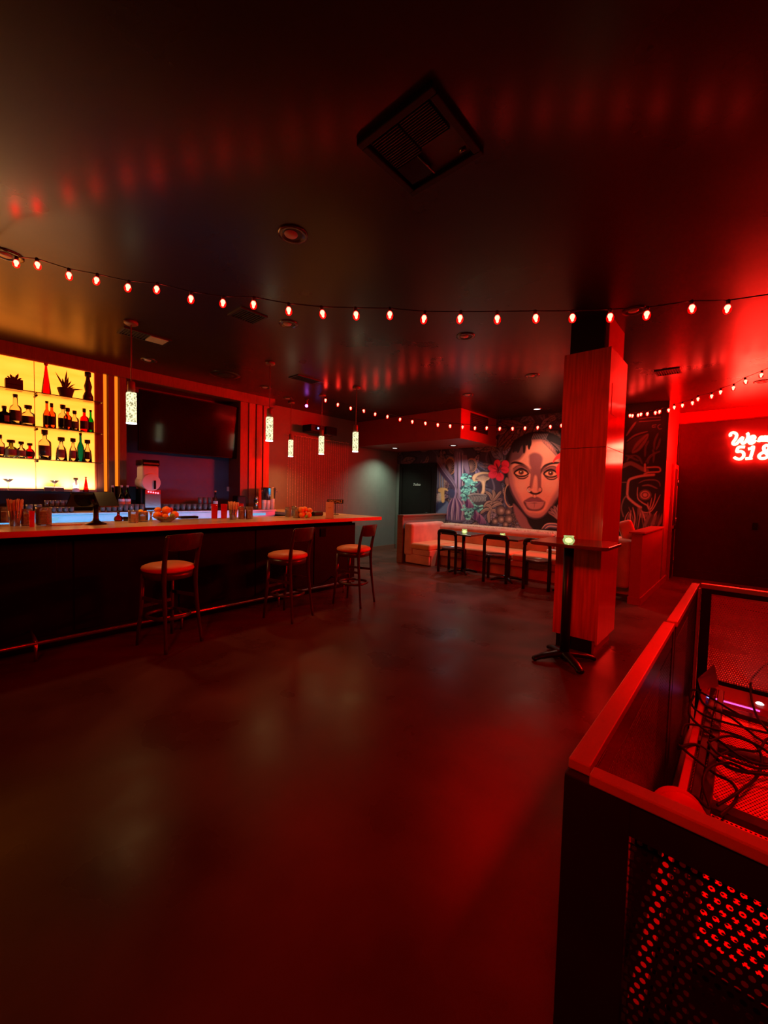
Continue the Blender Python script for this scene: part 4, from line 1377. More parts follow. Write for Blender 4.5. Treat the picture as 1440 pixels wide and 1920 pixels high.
bottle(115, 820, 18, B, 'bell', 'bottle_clear', 'wide clear bottle with oval brown label on the lowest shelf', 'label_grey', group=G2, capr=2.0, labw=.6)
bottle(137, 822, 14, B, 'bell', 'bottle_clear', 'clear bottle with oval dark blue label beside the teal bottle', 'label_grey', group=G2, capr=2.0, labw=.6)
bottle(151, 812, 11, B, 'slim', 'bottle_teal', 'teal bottle with long neck on the lowest shelf', None, group=G2)
bottle(164, 825, 14, B, 'bell', 'bottle_clear', 'clear tapered bottle with a small dark label at the end of the lowest shelf', 'label_dark', group=G2, capr=2.2, labw=.5)
B = SH[0]
bottle(86.5, 681, 15, B, 'cone', 'bottle_red', 'tall red cone shaped bottle on the topmost shelf', None, cap='spice_red')
bottle(165, 698, 17, B, 'waist', 'skin_pattern', 'patterned waisted bottle at the end of the topmost shelf', None, capr=2.0)
bottle(142, 896, 12, 1.372, 'waist', 'white_plastic', 'pale waisted bottle with round stopper on the ledge under the panel', None, x_=-6.42, capr=2.0)
bottle(161, 894, 9, 1.372, 'cone', 'bottle_red', 'small red cone bottle on the ledge under the panel', None, cap='cork_dark', x_=-6.42)
tag(MB().box(-6.45, -6.40, .93, 1.12, 1.372, 1.435).build('napkin_box', 'clay_pot', bevel=.003), 'small dark flat box standing on the ledge under the glowing panel', 'box')


# plants on the top shelf
def leaf(g, base, tip, wd, curl=.02):
    b, t_ = Vector(base), Vector(tip)
    d = t_ - b
    side = d.cross(Vector((0, 0, 1)))
    if side.length < 1e-5:
        side = Vector((0, 1, 0))
    side = Vector((0, 1, 0)) if abs(d.normalized().y) < .5 else Vector((0, 0, 1))
    side = side.normalized() * wd
    vs, fs = [], []
    n = 5
    for i in range(n + 1):
        q = i / n
        c = b + d * q + Vector((0, 0, -curl * q * q))
        w_ = math.sin(PI * min(.999, q * .9 + .1)) * 1.0
        vs += [c - side * w_, c + Vector((.004, 0, .003)), c + side * w_]
    for i in range(n):
        a = 3 * i
        fs += [(a, a + 1, a + 4, a + 3), (a + 1, a + 2, a + 5, a + 4)]
    g.add(vs, fs, True)


t = thing('potted_plant', 'spiky aloe in a dark conical pot on the topmost shelf', 'plant', (-6.37, 1.145, SH[0]))
MB().lathe([(0, 0), (.050, 0), (.060, .01), (.088, .115), (.084, .12), (.075, .105), (0, .10)], n=20).build('pot', 'clay_pot', t)
g = MB()
for (dy, dz, w_) in [(-.10, .22, .012), (.01, .27, .011), (-.03, .17, .014), (.06, .15, .012), (.10, .12, .012), (.13, .05, .011), (.17, .06, .010), (-.05, .10, .012), (.03, .20, .012), (.09, .07, .012)]:
    leaf(g, (0, random.uniform(-.015, .015), .10), (random.uniform(-.03, .04), dy, .10 + dz), w_)
g.build('leaves', 'leaf_green', t)
t = thing('potted_plant', 'small succulent in a square wooden planter box on the topmost shelf', 'plant', (-6.37, .665, SH[0]))
MB().box(-.05, .05, -.075, .075, 0, .125).build('planter_box', 'clay_pot', t, bevel=.003)
MB().box(.05, .052, -.07, .07, .055, .065).build('dark_band', 'cork_dark', t)
g = MB()
for (dy, dz) in [(-.06, .05), (-.03, .08), (0, .06), (.04, .10), (.07, .05), (.02, .04), (-.05, .03)]:
    leaf(g, (0, dy * .3, .11), (.01, dy, .12 + dz), .014)
g.build('leaves', 'leaf_green', t)


# ------------------------------------------------------------ glasses on the back counter
def make_glass(name, r, h, label, group, tint='clear_glass'):
    o = MB().lathe([(0, 0), (r * .8, 0), (r, h), (r * .93, h), (r * .75, h * .08), (0, h * .08)], n=14).build(name, tint)
    return tag(o, label, 'glass', group)


ORD = ['first', 'second', 'third', 'fourth', 'fifth', 'sixth', 'seventh', 'eighth', 'ninth', 'tenth']


def row_of(proto, y0, y1, n, x_, z_, rows=1, dx=.075, what=None, where=None, group=None):
    for j in range(rows):
        for i in range(n):
            if not proto.get('placed'):
                o = proto
                proto['placed'] = 1
            else:
                o = proto.copy()
                C.objects.link(o)
            o.location = (x_ + j * dx, y0 + (y1 - y0) * (i + .5) / n, z_)
            row = (' in the rear row' if j == 0 else ' in the front row') if rows > 1 else ''
            o['label'] = ORD[i] + ' ' + what + row + ' ' + where
            if group:
                o['group'] = group


gl = make_glass('tumbler', .030, .095, 'clear tumbler in the rows on the back counter', 'tumblers on the back counter')
row_of(gl, .55, .86, 4, -6.10, 1.127, 2, what='clear tumbler', where='behind the straw cups, from the frame edge', group='tumblers behind the straw cups')
row_of(gl, 1.42, 1.93, 8, -6.07, 1.127, 1, what='clear tumbler', where='of the row below the wine bottles, from the tablet side', group='tumblers below the wine bottles')
row_of(gl, 2.16, 2.96, 10, -6.16, 1.127, 2, what='clear tumbler', where='below the television, from the drink machine', group='tumblers below the television')
row_of(gl, 2.66, 2.96, 4, -6.12, 1.224, 1, what='clear tumbler', where='of the stacked upper layer below the television', group='stacked tumblers below the television')
gr = make_glass('shot_glass', .024, .065, 'short glass with reddish reflection', 'short glasses')
row_of(gr, .88, 1.16, 5, -6.12, 1.127, 2, .06, what='short glass', where='by the small dark box', group='short glasses by the dark box')
row_of(gr, .90, 1.15, 5, -6.24, 1.20, 1, .06, what='short glass', where='of the upper row by the small dark box', group='upper short glasses by the dark box')
for (y_, lb) in ((.60, 'stemmed coupe glass behind the bundle of straws'), (1.02, 'stemmed coupe glass just before the small dark box')):
    o = MB().lathe([(0, 0), (.032, .002), (.004, .01), (.004, .09), (.02, .10), (.05, .135), (.048, .135), (.018, .105), (0, .10)], n=16).build('coupe_glass', 'clear_glass', loc=(-6.36, y_, 1.372 if y_ < .8 else 1.372))
    tag(o, lb, 'glass')

# wine bottles
GW = 'wine bottles beside the drink machine'
for (px, lb) in ((211, 'dark wine bottle of the trio, the one beside the tablet stand'), (228, 'middle dark wine bottle of the trio with a pale round label'), (239, 'dark wine bottle of the trio, the one beside the drink machine')):
    bottle(px, 910, 11, 1.127, 'slim', 'bottle_dark', lb, 'label_white', cap='label_white', x_=-6.20, group=GW, capr=1.2)

# frozen drink machine
t = thing('drink_machine', 'frozen drink machine with a frosted bowl and red lit control face', 'drink machine', (-6.22, 2.03, 1.127))
MB().box(-.22, .12, -.10, .115, 0, .30).build('body', 'black_gloss', t, bevel=.006)
MB().box(.12, .125, -.085, .11, .045, .30).build('front_panel', 'steel', t)
MB().box(-.20, .10, -.13, -.10, .0, .30).build('side_panel', 'black_paint', t)
MB().box(.125, .129, -.085, .11, .23, .29).build('display', 'spice_red', t)
g = MB()
for k in range(5):
    g.ball((.131, -.045 + k * .030, .262 - k * .004), .010, 8)
g.build('indicator_lights', 'led_red', t)
bw = MB()
bw.box(-.14, .10, -.11, .10, .40, .62)
bw.build('frosted_bowl', 'white_plastic', t, bevel=.03, seg=4)
MB().tube([(-.18, -.005, .39), (.13, -.005, .39)], .115, 20).build('mixing_drum', 'white_plastic', t)
MB().box(-.16, .11, -.115, .105, .62, .70).build('lid', 'black_gloss', t, bevel=.01)
MB().box(.112, .114, -.10, .09, .635, .66).build('lid_rim', 'steel', t)
MB().box(.10, .15, .02, .045, .30, .42).build('tap_handle', 'black_gloss', t, bevel=.005)
MB().box(.12, .20, -.09, .11, 0, .018).build('drip_tray', 'steel', t, bevel=.003)
t = thing('ice_maker', 'black machine with a tiny green light beside the drink machine', 'machine', (-6.42, 1.805, 1.127))
MB().box(-.15, .17, -.10, .08, 0, .33).build('body', 'black_paint', t, bevel=.006)
MB().ball((.172, -.035, .265), .009, 8).build('green_light', 'led_green', t)

# metal ice bucket, shakers, cups
t = thing('ice_bucket', 'polished steel ice bucket beside stacked cups', 'bucket', (-6.22, 4.06 - .13, 1.127))
MB().lathe([(0, 0), (.105, 0), (.11, .01), (.125, .36), (.130, .37), (.120, .37), (.10, .03), (0, .03)], n=28).build('body', 'steel', t)
MB().tube([(.03, -.13, .34), (.03, -.155, .30), (.03, -.13, .27)], .007).build('handle', 'steel', t)
MB().tube([(.03, .13, .34), (.03, .155, .30), (.03, .13, .27)], .007).build('handle', 'steel', t)
t = thing('cocktail_shaker', 'pair-tall steel cocktail shaker between black grinder and ice bucket', 'shaker', (-6.10, 3.62, 1.127))
t['label'] = 'steel cocktail shaker standing before the ice bucket'
MB().lathe([(0, 0), (.030, 0), (.042, .15), (0, .15)], n=18).build('tin', 'steel', t)
MB().lathe([(0, .15), (.040, .15), (.032, .20), (.018, .225), (0, .225)], n=18).build('cap', 'steel', t)
c = tag(MB().box(-6.30, -6.12, 3.30, 3.46, 1.127, 1.35).build('coffee_grinder', 'black_paint', bevel=.02), 'black box shaped grinder on the back counter by the pink outlet', 'grinder')
GC = 'stacked white paper cups'
cup0 = None
for i, (y_, hh, lb) in enumerate([(3.72, .16, 'stack of pale paper cups closest to the bucket front'), (3.80, .155, 'middle stack of the pale paper cups'), (3.885, .18, 'tallest stack of pale paper cups at the counter end')]):
    t = thing('paper_cup_stack', lb, 'cups', (-6.03, y_, 1.127), 0, GC)
    MB().lathe([(0, 0), (.030, 0), (.037, hh * .7), (.037, hh), (0, hh)], n=18).build('cups', 'cream_paper', t)
    g = MB()
    for k in range(4):
        g.lathe([(.0372, hh - .012 - k * .012), (.039, hh - .009 - k * .012), (.0372, hh - .006 - k * .012)], n=18)
    g.build('cup_rims', 'white_plastic', t)
bottle(404, 920, 9, 1.127, 'slim', 'bottle_clear', 'clear spirit bottle with a white label on the back counter below the outlet', 'label_white', cap='straw_paper', x_=-6.05)
tag(MB().box(-6.20, -6.02, 2.78, 3.18, 1.127, 1.135).build('bar_mat', 'black_paint', bevel=.002), 'thin black rubber mat under the spirit bottle', 'bar mat')

# ------------------------------------------------------------ things on the counter
CT = 1.081


def at_counter(px, py):
    v_ = on_z(px, py, CT)
    return (v_.x, v_.y, CT)


def height_at(loc, topy):
    lo, hi = loc[2], loc[2] + 1
    for _ in range(30):
        md = (lo + hi) / 2
        V = Vector((loc[0], loc[1], md)) - EYE
        if 960 - F * V.dot(_u) / V.dot(_f) > topy:
            lo = md
        else:
            hi = md
    return lo - loc[2]


def rad_at(loc, wpx):
    V = Vector(loc) - EYE
    return wpx * V.dot(_f) / F / 2


def jar(px, basey, topy, wpx, fill, label, name='condiment_jar', group=None, fillh=.66):
    loc = at_counter(px, basey)
    h = height_at(loc, topy)
    r = rad_at(loc, wpx)
    t = thing(name, label, 'jar', loc, 0, group)
    MB().lathe([(r * .93, .004), (r, .012), (r, h * .92), (r * .96, h), (r * .90, h), (r * .92, h * .9), (r * .92, .014)], n=20).lathe([(0, 0), (r * .96, 0), (r * .96, .004), (0, .006)], n=20).build('glass', 'clear_glass', t)
    if fill:
        MB().lathe([(0, .008), (r * .88, .008), (r * .88, h * fillh), (r * .5, h * fillh * 1.06), (0, h * fillh * 1.08)], n=16).build('contents', fill, t)
    return t, h, r


def straws(px, basey, topy, wpx, label, n=26):
    loc = at_counter(px, basey)
    h = height_at(loc, topy)
    r = rad_at(loc, wpx)
    t = thing('straw_cup', label, 'straws', loc)
    MB().lathe([(0, 0), (r * .55, 0), (r * .68, h * .55), (r * .63, h * .55), (r * .5, .01), (0, .01)], n=20).build('cup', 'clear_glass', t)
    for k in range(n):
        a = 2 * PI * k / n * 2.4
        q = math.sqrt((k + .5) / n)
        MB().tube([(r * .45 * q * math.cos(a), r * .45 * q * math.sin(a), .012), (r * .95 * q * math.cos(a), r * .95 * q * math.sin(a), h * random.uniform(.93, 1.0))], .0042, 6).build('straw', 'straw_paper', t)
    return t


straws(28, 986, 935, 27, 'tall bundle of brown paper straws in a cup by the red glass jars', 28)
straws(437, 974, 940, 22, 'bundle of brown paper straws in a cup at the middle of the counter', 26)
jar(8, 980, 950, 16, 'spice_red', 'red filled glass jar cut by the frame edge on the counter')
jar(50, 985, 954, 17, 'salt_pepper', 'glass jar of brown stirrers beside the tall straw bundle')
jar(82, 984, 951, 24, 'salt_pepper', 'large glass jar of dark garnish at the blue lit gap', fillh=.75)


def votive(px, basey, topy, wpx, label, group=None):
    loc = at_counter(px, basey)
    h = height_at(loc, topy)
    r = rad_at(loc, wpx)
    t = thing('red_tumbler', label, 'glass', loc, 0, group)
    MB().lathe([(0, 0), (r * .85, 0), (r, h), (r * .9, h), (r * .78, .012), (0, .012)], n=18).build('glass', 'red_glass', t)
    MB().lathe([(0, .012), (r * .74, .012), (r * .84, h * .8), (0, h * .8)], n=18).build('contents', 'spice_red', t)
    return t


votive(60, 988, 958, 9, 'narrow bright red glass standing before the garnish jar')
votive(10, 978, 958, 7, 'narrow red glass before the frame edge jar')
GRT = 'red bottles and glasses at the middle of the counter'
votive(402, 972, 945, 12, 'red glass with bright rim, first of the row by the straw bundle', GRT)
votive(420, 972, 945, 12, 'second red glass, directly beside the straw bundle', GRT)
jar(453, 973, 950, 12, 'straw_paper', 'glass jar of cinnamon sticks beside the middle straw bundle')
votive(452, 968, 944, 9, 'small red glass behind the cinnamon jar')
jar(467, 973, 950, 13, 'salt_pepper', 'round jar with a dark lid mark at the end of the middle condiment row')
jar(250, 980, 957, 17, 'straw_paper', 'glass jar of dried citrus wheels between tablet and lemons')
jar(268, 978, 960, 17, 'lemon_peel', 'glass jar heaped with lemons and an orange', fillh=.55)
jar(540, 969, 951, 11, 'straw_paper', 'glass jar of brown wheels at the open end of the counter')
jar(551, 967, 949, 9, 'salt_pepper', 'narrow dark jar behind the jar of citrus')
jar(556, 971, 952, 12, 'orange_peel', 'glass jar of orange slices beside the pile of oranges')


def fruit(name, loc, r, m, label, cat, group=None, sz=.94):
    o = MB().ball((0, 0, 0), r, 14, sz).build(name, m, loc=loc)
    o.rotation_euler = (random.uniform(0, .5), random.uniform(0, .5), 0)
    return tag(o, label, cat, group)


lj = at_counter(268, 978)
fruit('lemon', (lj[0], lj[1] - .02, CT + .105), .026, 'lemon_peel', 'yellow lemon on top of the lemon jar', 'lemon', sz=1.1)
fruit('orange', (lj[0] + .0, lj[1] + .025, CT + .092), .027, 'orange_peel', 'small orange on top of the lemon jar', 'orange')
# fruit bowl
fb = at_counter(311, 978)
t = thing('fruit_bowl', 'shallow glass bowl of citrus fruit on the counter', 'bowl', fb)
MB().lathe([(0, .004), (.06, .004), (.13, .055), (.135, .06), (.128, .06), (.06, .010), (0, .010)], n=28).lathe([(0, 0), (.05, 0), (.05, .004), (0, .004)], n=20).build('bowl_body', 'clear_glass', t)
GF = 'citrus fruit in the glass bowl'
x_, y_, z_ = fb
for (dx, dy, dz, r, m, nm, lb) in [(.0, -.085, .070, .043, 'orange_peel', 'orange', 'orange in the bowl on the side toward the lemon jar'), (-.03, -.01, .072, .043, 'orange_peel', 'orange', 'orange low at the back of the fruit bowl'), (.01, .085, .072, .045, 'orange_peel', 'orange', 'large orange in the bowl on the side away from the lemons'),
                                   (.085, -.035, .062, .030, 'orange_peel', 'orange', 'small orange at the front rim of the fruit bowl'), (.085, .035, .064, .029, 'lime_peel', 'lime', 'green lime at the front rim of the fruit bowl'), (.01, .0, .125, .045, 'orange_peel', 'orange', 'topmost orange in the middle of the fruit bowl'),
                                   (-.03, -.07, .125, .036, 'orange_peel', 'orange', 'small upper orange at the back of the fruit bowl'), (-.05, .065, .125, .030, 'spice_red', 'apple', 'small red fruit at the back of the bowl')]:
    fruit(nm, (x_ + dx, y_ + dy, z_ + dz), r, m, lb, nm, GF)
t = thing('jigger', 'slim double ended steel jigger between the lemons and fruit bowl', 'jigger', at_counter(283, 977))
MB().lathe([(0, 0), (.018, 0), (.007, .05), (.006, .055), (.020, .105), (.018, .105), (0, .06)], n=16).build('cups', 'steel', t)
t = thing('bitters_bottle', 'small round dark red bottle on the counter before the blue lit counter', 'bottle', at_counter(222, 977))
MB().lathe([(0, 0), (.035, 0), (.042, .02), (.036, .045), (.014, .06), (.012, .085), (0, .085)], n=18).build('glass_body', 'bottle_red', t)
MB().lathe([(0, .085), (.014, .085), (.014, .10), (0, .10)], n=12).build('stopper', 'cork_dark', t)
t = thing('sugar_bowl', 'small dark bowl beside the jar of citrus wheels', 'bowl', at_counter(236, 977))
MB().lathe([(0, 0), (.022, 0), (.032, .045), (.028, .045), (0, .01)], n=18).build('bowl', 'black_gloss', t)
v_ = at_counter(354, 972)
tag(MB().box(-.05, .05, -.11, .10, 0, .03).build('napkin_caddy', 'black_paint', loc=v_, bevel=.01), 'low black caddy beside the fruit bowl', 'caddy')
v_ = at_counter(592, 967)
tag(MB().box(-.07, .07, -.09, .10, 0, .065).build('napkin_caddy', 'black_paint', loc=v_, bevel=.02), 'black rounded caddy between the orange pile and menu card', 'caddy')
v_ = at_counter(125, 984)
tag(MB().box(-.06, .06, -.11, .11, 0, .004).build('bar_towel', 'cream_paper', loc=v_, bevel=.001), 'flat folded tan towel on the counter before the blue gap', 'towel')
# orange pile
po = at_counter(571, 971)
GO = 'oranges piled by the menu card'
for (dx, dy, dz, r, m, lb) in [(.0, -.05, .045, .044, 'orange_peel', 'orange at the base of the pile on the jar side'), (.04, .04, .042, .042, 'orange_peel', 'orange at the front base of the pile'), (-.06, .03, .045, .044, 'orange_peel', 'orange at the back base of the pile'),
                               (-.01, -.055, .112, .045, 'orange_peel', 'upper orange of the pile on the jar side'), (-.04, .03, .118, .040, 'orange_peel', 'upper middle orange of the pile'), (-.02, .10, .098, .042, 'orange_peel', 'upper orange of the pile toward the menu card'), (-.01, .10, .030, .028, 'lime_peel', '')]:
    if lb:
        fruit('orange', (po[0] + dx, po[1] + dy, po[2] + dz), r, m, lb, 'orange', GO)
fruit('lime', (po[0] + .085, po[1] - .03, po[2] + .024), .025, 'lime_peel', 'dark green lime at the foot of the orange pile', 'lime')
# menu card
mc = at_counter(618, 972)
t = thing('menu_card', 'tall pale menu card in a clear stand near the counter corner', 'menu card', mc, rotz=math.radians(-40))
vs = [(-.02, -.055, 0), (-.02, .055, 0), (-.08, .055, .225), (-.08, -.055, .225), (-.014, -.055, 0), (-.014, .055, 0), (-.074, .055, .225), (-.074, -.055, .225)]
MB().add(vs, [(0, 3, 2, 1), (4, 5, 6, 7), (0, 4, 7, 3), (1, 2, 6, 5), (3, 7, 6, 2), (0, 1, 5, 4)]).build('card', 'cream_paper', t)
MB().box(-.06, .02, -.06, .06, 0, .006).build('stand_foot', 'clear_glass', t)
MB().add([(-.045 + .0, -.02, .14), (-.045, .02, .14), (-.050, .02, .152), (-.050, -.02, .152)], [(0, 1, 2, 3)]).build('printed_mark', 'straw_paper', t)
t = thing('specials_board', 'small black board lettered SPECIALS behind the menu card', 'sign', (-5.02, 4.42, 1.081), rotz=math.radians(-42))
MB().box(-.012, .0, -.13, .13, .18, .245).build('board', 'black_paint', t, bevel=.002)
MB().tube([(-.006, 0, 0), (-.006, 0, .18)], .006).build('post', 'black_metal', t)
MB().box(-.05, .05, -.06, .06, 0, .008).build('foot', 'black_metal', t)
o = text('lettering', 'SPECIALS', .055, (.002, 0, .213), (PI / 2, 0, PI / 2), 'salt_pepper', t, ext=.001)

# point-of-sale tablet on a pedestal
t = thing('payment_tablet', 'black payment tablet on a flared round pedestal on the counter', 'payment terminal', at_counter(180, 983))
MB().lathe([(0, 0), (.085, 0), (.088, .006), (.05, .022), (.030, .035), (.022, .06), (.022, .19), (0, .19)], n=28).build('pedestal', 'black_metal', t)


def slab(cx, cy, cz, w_, h_, th, yaw, tilt):
    M = Matrix.Translation((cx, cy, cz)) @ Matrix.Rotation(yaw, 4, 'Z') @ Matrix.Rotation(tilt, 4, 'Y')
    vs = [M @ Vector((x * th / 2, y * w_ / 2, z * h_ / 2)) for x in (-1, 1) for y in (-1, 1) for z in (-1, 1)]
    return MB().add(vs, [(0, 1, 3, 2), (4, 6, 7, 5), (0, 4, 5, 1), (2, 3, 7, 6), (0, 2, 6, 4), (1, 5, 7, 3)])


slab(-.03, -.09, .235, .24, .17, .022, .15, .75).build('tablet', 'black_gloss', t, bevel=.004)
slab(.03, .08, .24, .19, .17, .014, .3, -.6).build('customer_screen', 'black_metal', t, bevel=.004)
MB().tube([(0, 0, .18), (0, -.02, .23), (-.02, -.04, .25)], .022, 12).build('swivel_joint', 'black_metal', t)

# ------------------------------------------------------------ bead curtain, projector, stage light
t = thing('curtain_rail', 'thin curtain rail with pink hooks on the grey wall above the bead strings', 'curtain rail', (-6.85, 0, 2.565))
MB().tube([(0, 4.72, 0), (0, 6.42, 0)], .006, 8).build('rail', 'bead_plastic', t)
for k in range(13):
    y_ = 4.78 + k * .128
    MB().tube([(0, y_, .012), (.012, y_ + .03, .0), (0, y_ + .06, -.012)], .007, 6).build('hook', 'pink_velvet', t)
g = MB()
for k in range(27):
    y_ = 4.76 + k * 1.62 / 26
    g.tube([(-6.85, y_, 2.56), (-6.85, y_ + random.uniform(-.008, .008), 1.9), (-6.85, y_, 1.06)], .0022, 5)
    z_ = 2.5
    while z_ > 1.08:
        if random.random() < .75:
            r = random.uniform(.0045, .0075)
            g.lathe([(0, -r * 1.4), (r, 0), (0, r * 1.4)], -6.85, y_, 6, cz=z_)
        z_ -= random.uniform(.045, .075)
g = g.build('bead_curtain', 'bead_plastic')
tag(g, 'hanging strings of small beads on the grey wall behind the pendants', 'bead curtain', kind='stuff')
t = thing('projector', 'black projector with a blue light bracketed high on the grey wall', 'projector', (-6.66, 5.24, 2.72))
MB().box(-.14, .14, -.18, .18, -.07, .07).build('body', 'black_paint', t, bevel=.015)
MB().box(-.10, .16, .20, .50, -.10, .08).build('speaker_box', 'black_gloss', t, bevel=.02)
MB().tube([(.14, -.02, 0), (.17, -.02, 0)], .035, 16).build('lens_barrel', 'black_gloss', t)
MB().ball((.172, -.02, 0), .018, 10).build('blue_light', 'led_blue', t)
MB().tube([(-.24, .05, .02), (-.05, .05, .07)], .015).build('wall_arm', 'black_metal', t)
t = thing('stage_spotlight', 'little ceiling spotlight glowing violet near the end pendants', 'spotlight', (-5.98, 4.55, CZ))
MB().lathe([(0, -.015), (.03, -.015), (.035, 0), (0, 0)], n=16).build('base', 'ring_chrome', t)
MB().tube([(0, 0, -.015), (0, -.01, -.07)], .01).build('arm', 'spice_red', t)
MB().tube([(-.02, .0, -.07), (.05, -.05, -.13)], .032, 14).build('head', 'spice_red', t)
MB().ball((.055, -.055, -.132), .026, 12).build('violet_lens', 'led_violet', t)
t = thing('air_grille', 'dark square air grille set in the red soffit face above the bulb string', 'air grille', (-4.12, 7.45, 2.92))
MB().box(0, .012, -.36, .36, -.20, .15).build('frame', 'maroon_paint', t, bevel=.003)
g = MB()
for k in range(9):
    g.box(.012, .018, -.33, .33, -.175 + k * .036, -.160 + k * .036)
g.build('louvres', 'black_paint', t)

# ------------------------------------------------------------ banquette
bq = thing('banquette', 'curved pink velvet banquette with orange seat and shaggy top along the mural', 'banquette', (0, 0, 0))
MB().box(-4.66, -1.20, 7.02, 7.7, 0, .22).box(-5.30, -4.66, 6.68, 7.7, 0, .22).build('plinth', 'pink_velvet', bq)
MB().box(-5.28, -4.68, 6.62, 6.72, .02, .20).build('front_step', 'pink_velvet', bq, bevel=.01)
MB().box(-4.64, -3.20, 6.93, 7.72, .20, .30).box(-3.18, -1.21, 6.93, 7.72, .20, .30).box(-5.10, -4.66, 6.62, 7.72, .20, .32).build('seat_base', 'pink_velvet', bq, bevel=.02)
MB().box(-4.655, -3.11, 6.91, 7.70, .30, .425).box(-3.09, -1.21, 6.91, 7.70, .30, .425).box(-5.14, -4.665, 6.60, 7.70, .31, .44).build('seat_cushion', 'orange_velvet', bq, bevel=.045, seg=4)
MB().box(-5.16, -2.62, 7.62, 7.86, .40, .775).box(-2.60, -1.18, 7.62, 7.86, .40, .775).build('back_cushion', 'pink_velvet', bq, bevel=.06, seg=4)
MB().box(-5.33, -5.10, 6.60, 7.80, .16, .84).build('wing_cushion', 'pink_velvet', bq, bevel=.06, seg=4)
MB().box(-1.42, -1.19, 6.62, 7.80, .16, .86).build('wing_cushion', 'pink_velvet', bq, bevel=.06, seg=4)
g = MB()
g.box(-5.2, -1.19, 7.74, MY - .01, .60, .79)
g.build('fur_ledge', 'fur', bq, bevel=.04, seg=3)
g = MB()
for k in range(2600):
    x_ = random.uniform(-5.28, -1.25)
    y_ = random.uniform(7.66, 8.12)
    z0_ = .775
    dx, dy = random.uniform(-.02, .02), random.uniform(-.05, .02)
    if y_ < 7.72 and random.random() < .6:
        pass
    g.add([(x_ - .004, y_, z0_), (x_ + .004, y_, z0_), (x_ + dx, y_ + dy, z0_ + random.uniform(.012, .035))], [(0, 1, 2)])
g.build('fur_tufts', 'fur', bq)['kind'] = 'stuff'
tag(MB().box(-.10, .10, -.06, .06, -.15, .15).build('pillow', 'pink_velvet', loc=(-1.32, 6.98, .98), bevel=.05, seg=4), 'leaning cushion on the banquette end by the low red wall', 'cushion').rotation_euler = (.1, -.35, .2)
tag(MB().box(-.09, .09, -.06, .06, 0, .07).build('folded_napkins', 'white_plastic', loc=(-2.60, 7.55, .427), bevel=.02), 'small pale bundle lying on the orange seat by the column', 'napkins')


# ------------------------------------------------------------ chairs
def make_chair():
    t = thing('dining_chair', '', 'chair', group='black round seat chairs at the banquette')
    MB().lathe([(0, .425), (.185, .425), (.205, .435), (.205, .452), (.195, .460), (.165, .458), (.16, .452), (0, .452)], n=32).build('seat', 'table_dark', t)
    for sx in (-1, 1):
        MB().box(sx * .175 - .022, sx * .175 + .022, .145, .19, 0, .43).build('leg', 'chair_black', t, bevel=.012, seg=3)
        MB().tube(catmull([(sx * .185, -.175, 0), (sx * .185, -.175, .35), (sx * .185, -.185, .60), (sx * .178, -.195, .745)], 4), [.026] * 13, 8).build('leg', 'chair_black', t)
    arch = [(-.178, -.195, .70), (-.172, -.197, .752), (-.13, -.21, .775), (0, -.222, .780), (.13, -.21, .775), (.172, -.197, .752), (.178, -.195, .70)]
    MB().tube(catmull(arch, 5), .024, 8, flat=(.8, 1.5)).build('backrest', 'chair_black', t)
    MB().tube([(-.16, .167, .40), (.16, .167, .40)], .018, 6).build('apron', 'chair_black', t)
    MB().tube([(-.18, -.17, .40), (-.178, .16, .40)], .016, 6).tube([(.18, -.17, .40), (.178, .16, .40)], .016, 6).build('side_rail', 'chair_black', t)
    return t


ch = make_chair()
ch.location = (-4.09, 6.54, 0)
ch.rotation_euler = (0, 0, 0)
ch['label'] = 'black chair at the table closest to the banquette wing and door'
dup(ch, (-3.12, 6.42, 0), .28, 'black chair of the middle table with the second green candle')
dup(ch, (-2.43, 6.42, 0), .28, 'black chair standing directly beside the column and high table')


def cafe_table(x_, y_, label):
    t = thing('cafe_table', label, 'table', (x_, y_, 0), 0, 'low tables at the banquette')
    MB().box(-.31, .31, -.29, .29, .715, .745).build('table_top', 'table_dark', t, bevel=.004)
    MB().tube([(0, 0, .02), (0, 0, .715)], .032, 12).build('post', 'chair_black', t)
    for k in range(4):
        a = PI / 4 + k * PI / 2
        MB().tube([(0, 0, .06), (.15 * math.cos(a), .15 * math.sin(a), .045), (.27 * math.cos(a), .27 * math.sin(a), .015)], [.028, .024, .015], 8).build('foot', 'chair_black', t)
    return t


cafe_table(-3.90, 6.62, 'low dark table with a candle next to the banquette wing')
cafe_table(-3.02, 6.58, 'low dark table with a candle in the middle of the banquette')
cafe_table(-1.98, 6.58, 'low dark table mostly hidden behind the column')


def candle(x_, y_, z_, label, s=1.0):
    t = thing('candle_holder', label, 'candle', (x_, y_, z_), 0, 'green glass candle holders')
    MB().lathe([(0, 0), (.030, 0), (.042, .018), (.046, .035), (.036, .055), (.040, .070), (.036, .070), (.032, .055), (.040, .034), (.034, .012), (0, .008)], n=22).build('glass_cup', 'candle_green_glass', t)
    MB().lathe([(0, .012), (.026, .014), (.030, .034), (.020, .046), (0, .052)], n=16).build('flame_glow', 'candle_flame', t)
    t.scale = (s, s, s)
    lamp('candle_light', 'POINT', (x_, y_, z_ + .12), .25, (1, .85, .4), .02)
    return t


candle(-3.83, 6.52, .746, 'lit green glass candle holder on the table next to the banquette wing', 1.15)
candle(-3.04, 6.42, .746, 'lit green glass candle holder on the middle low table', 1.1)
candle(-1.065, 3.46, 1.071, 'lit green glass candle holder on the high table by the column')

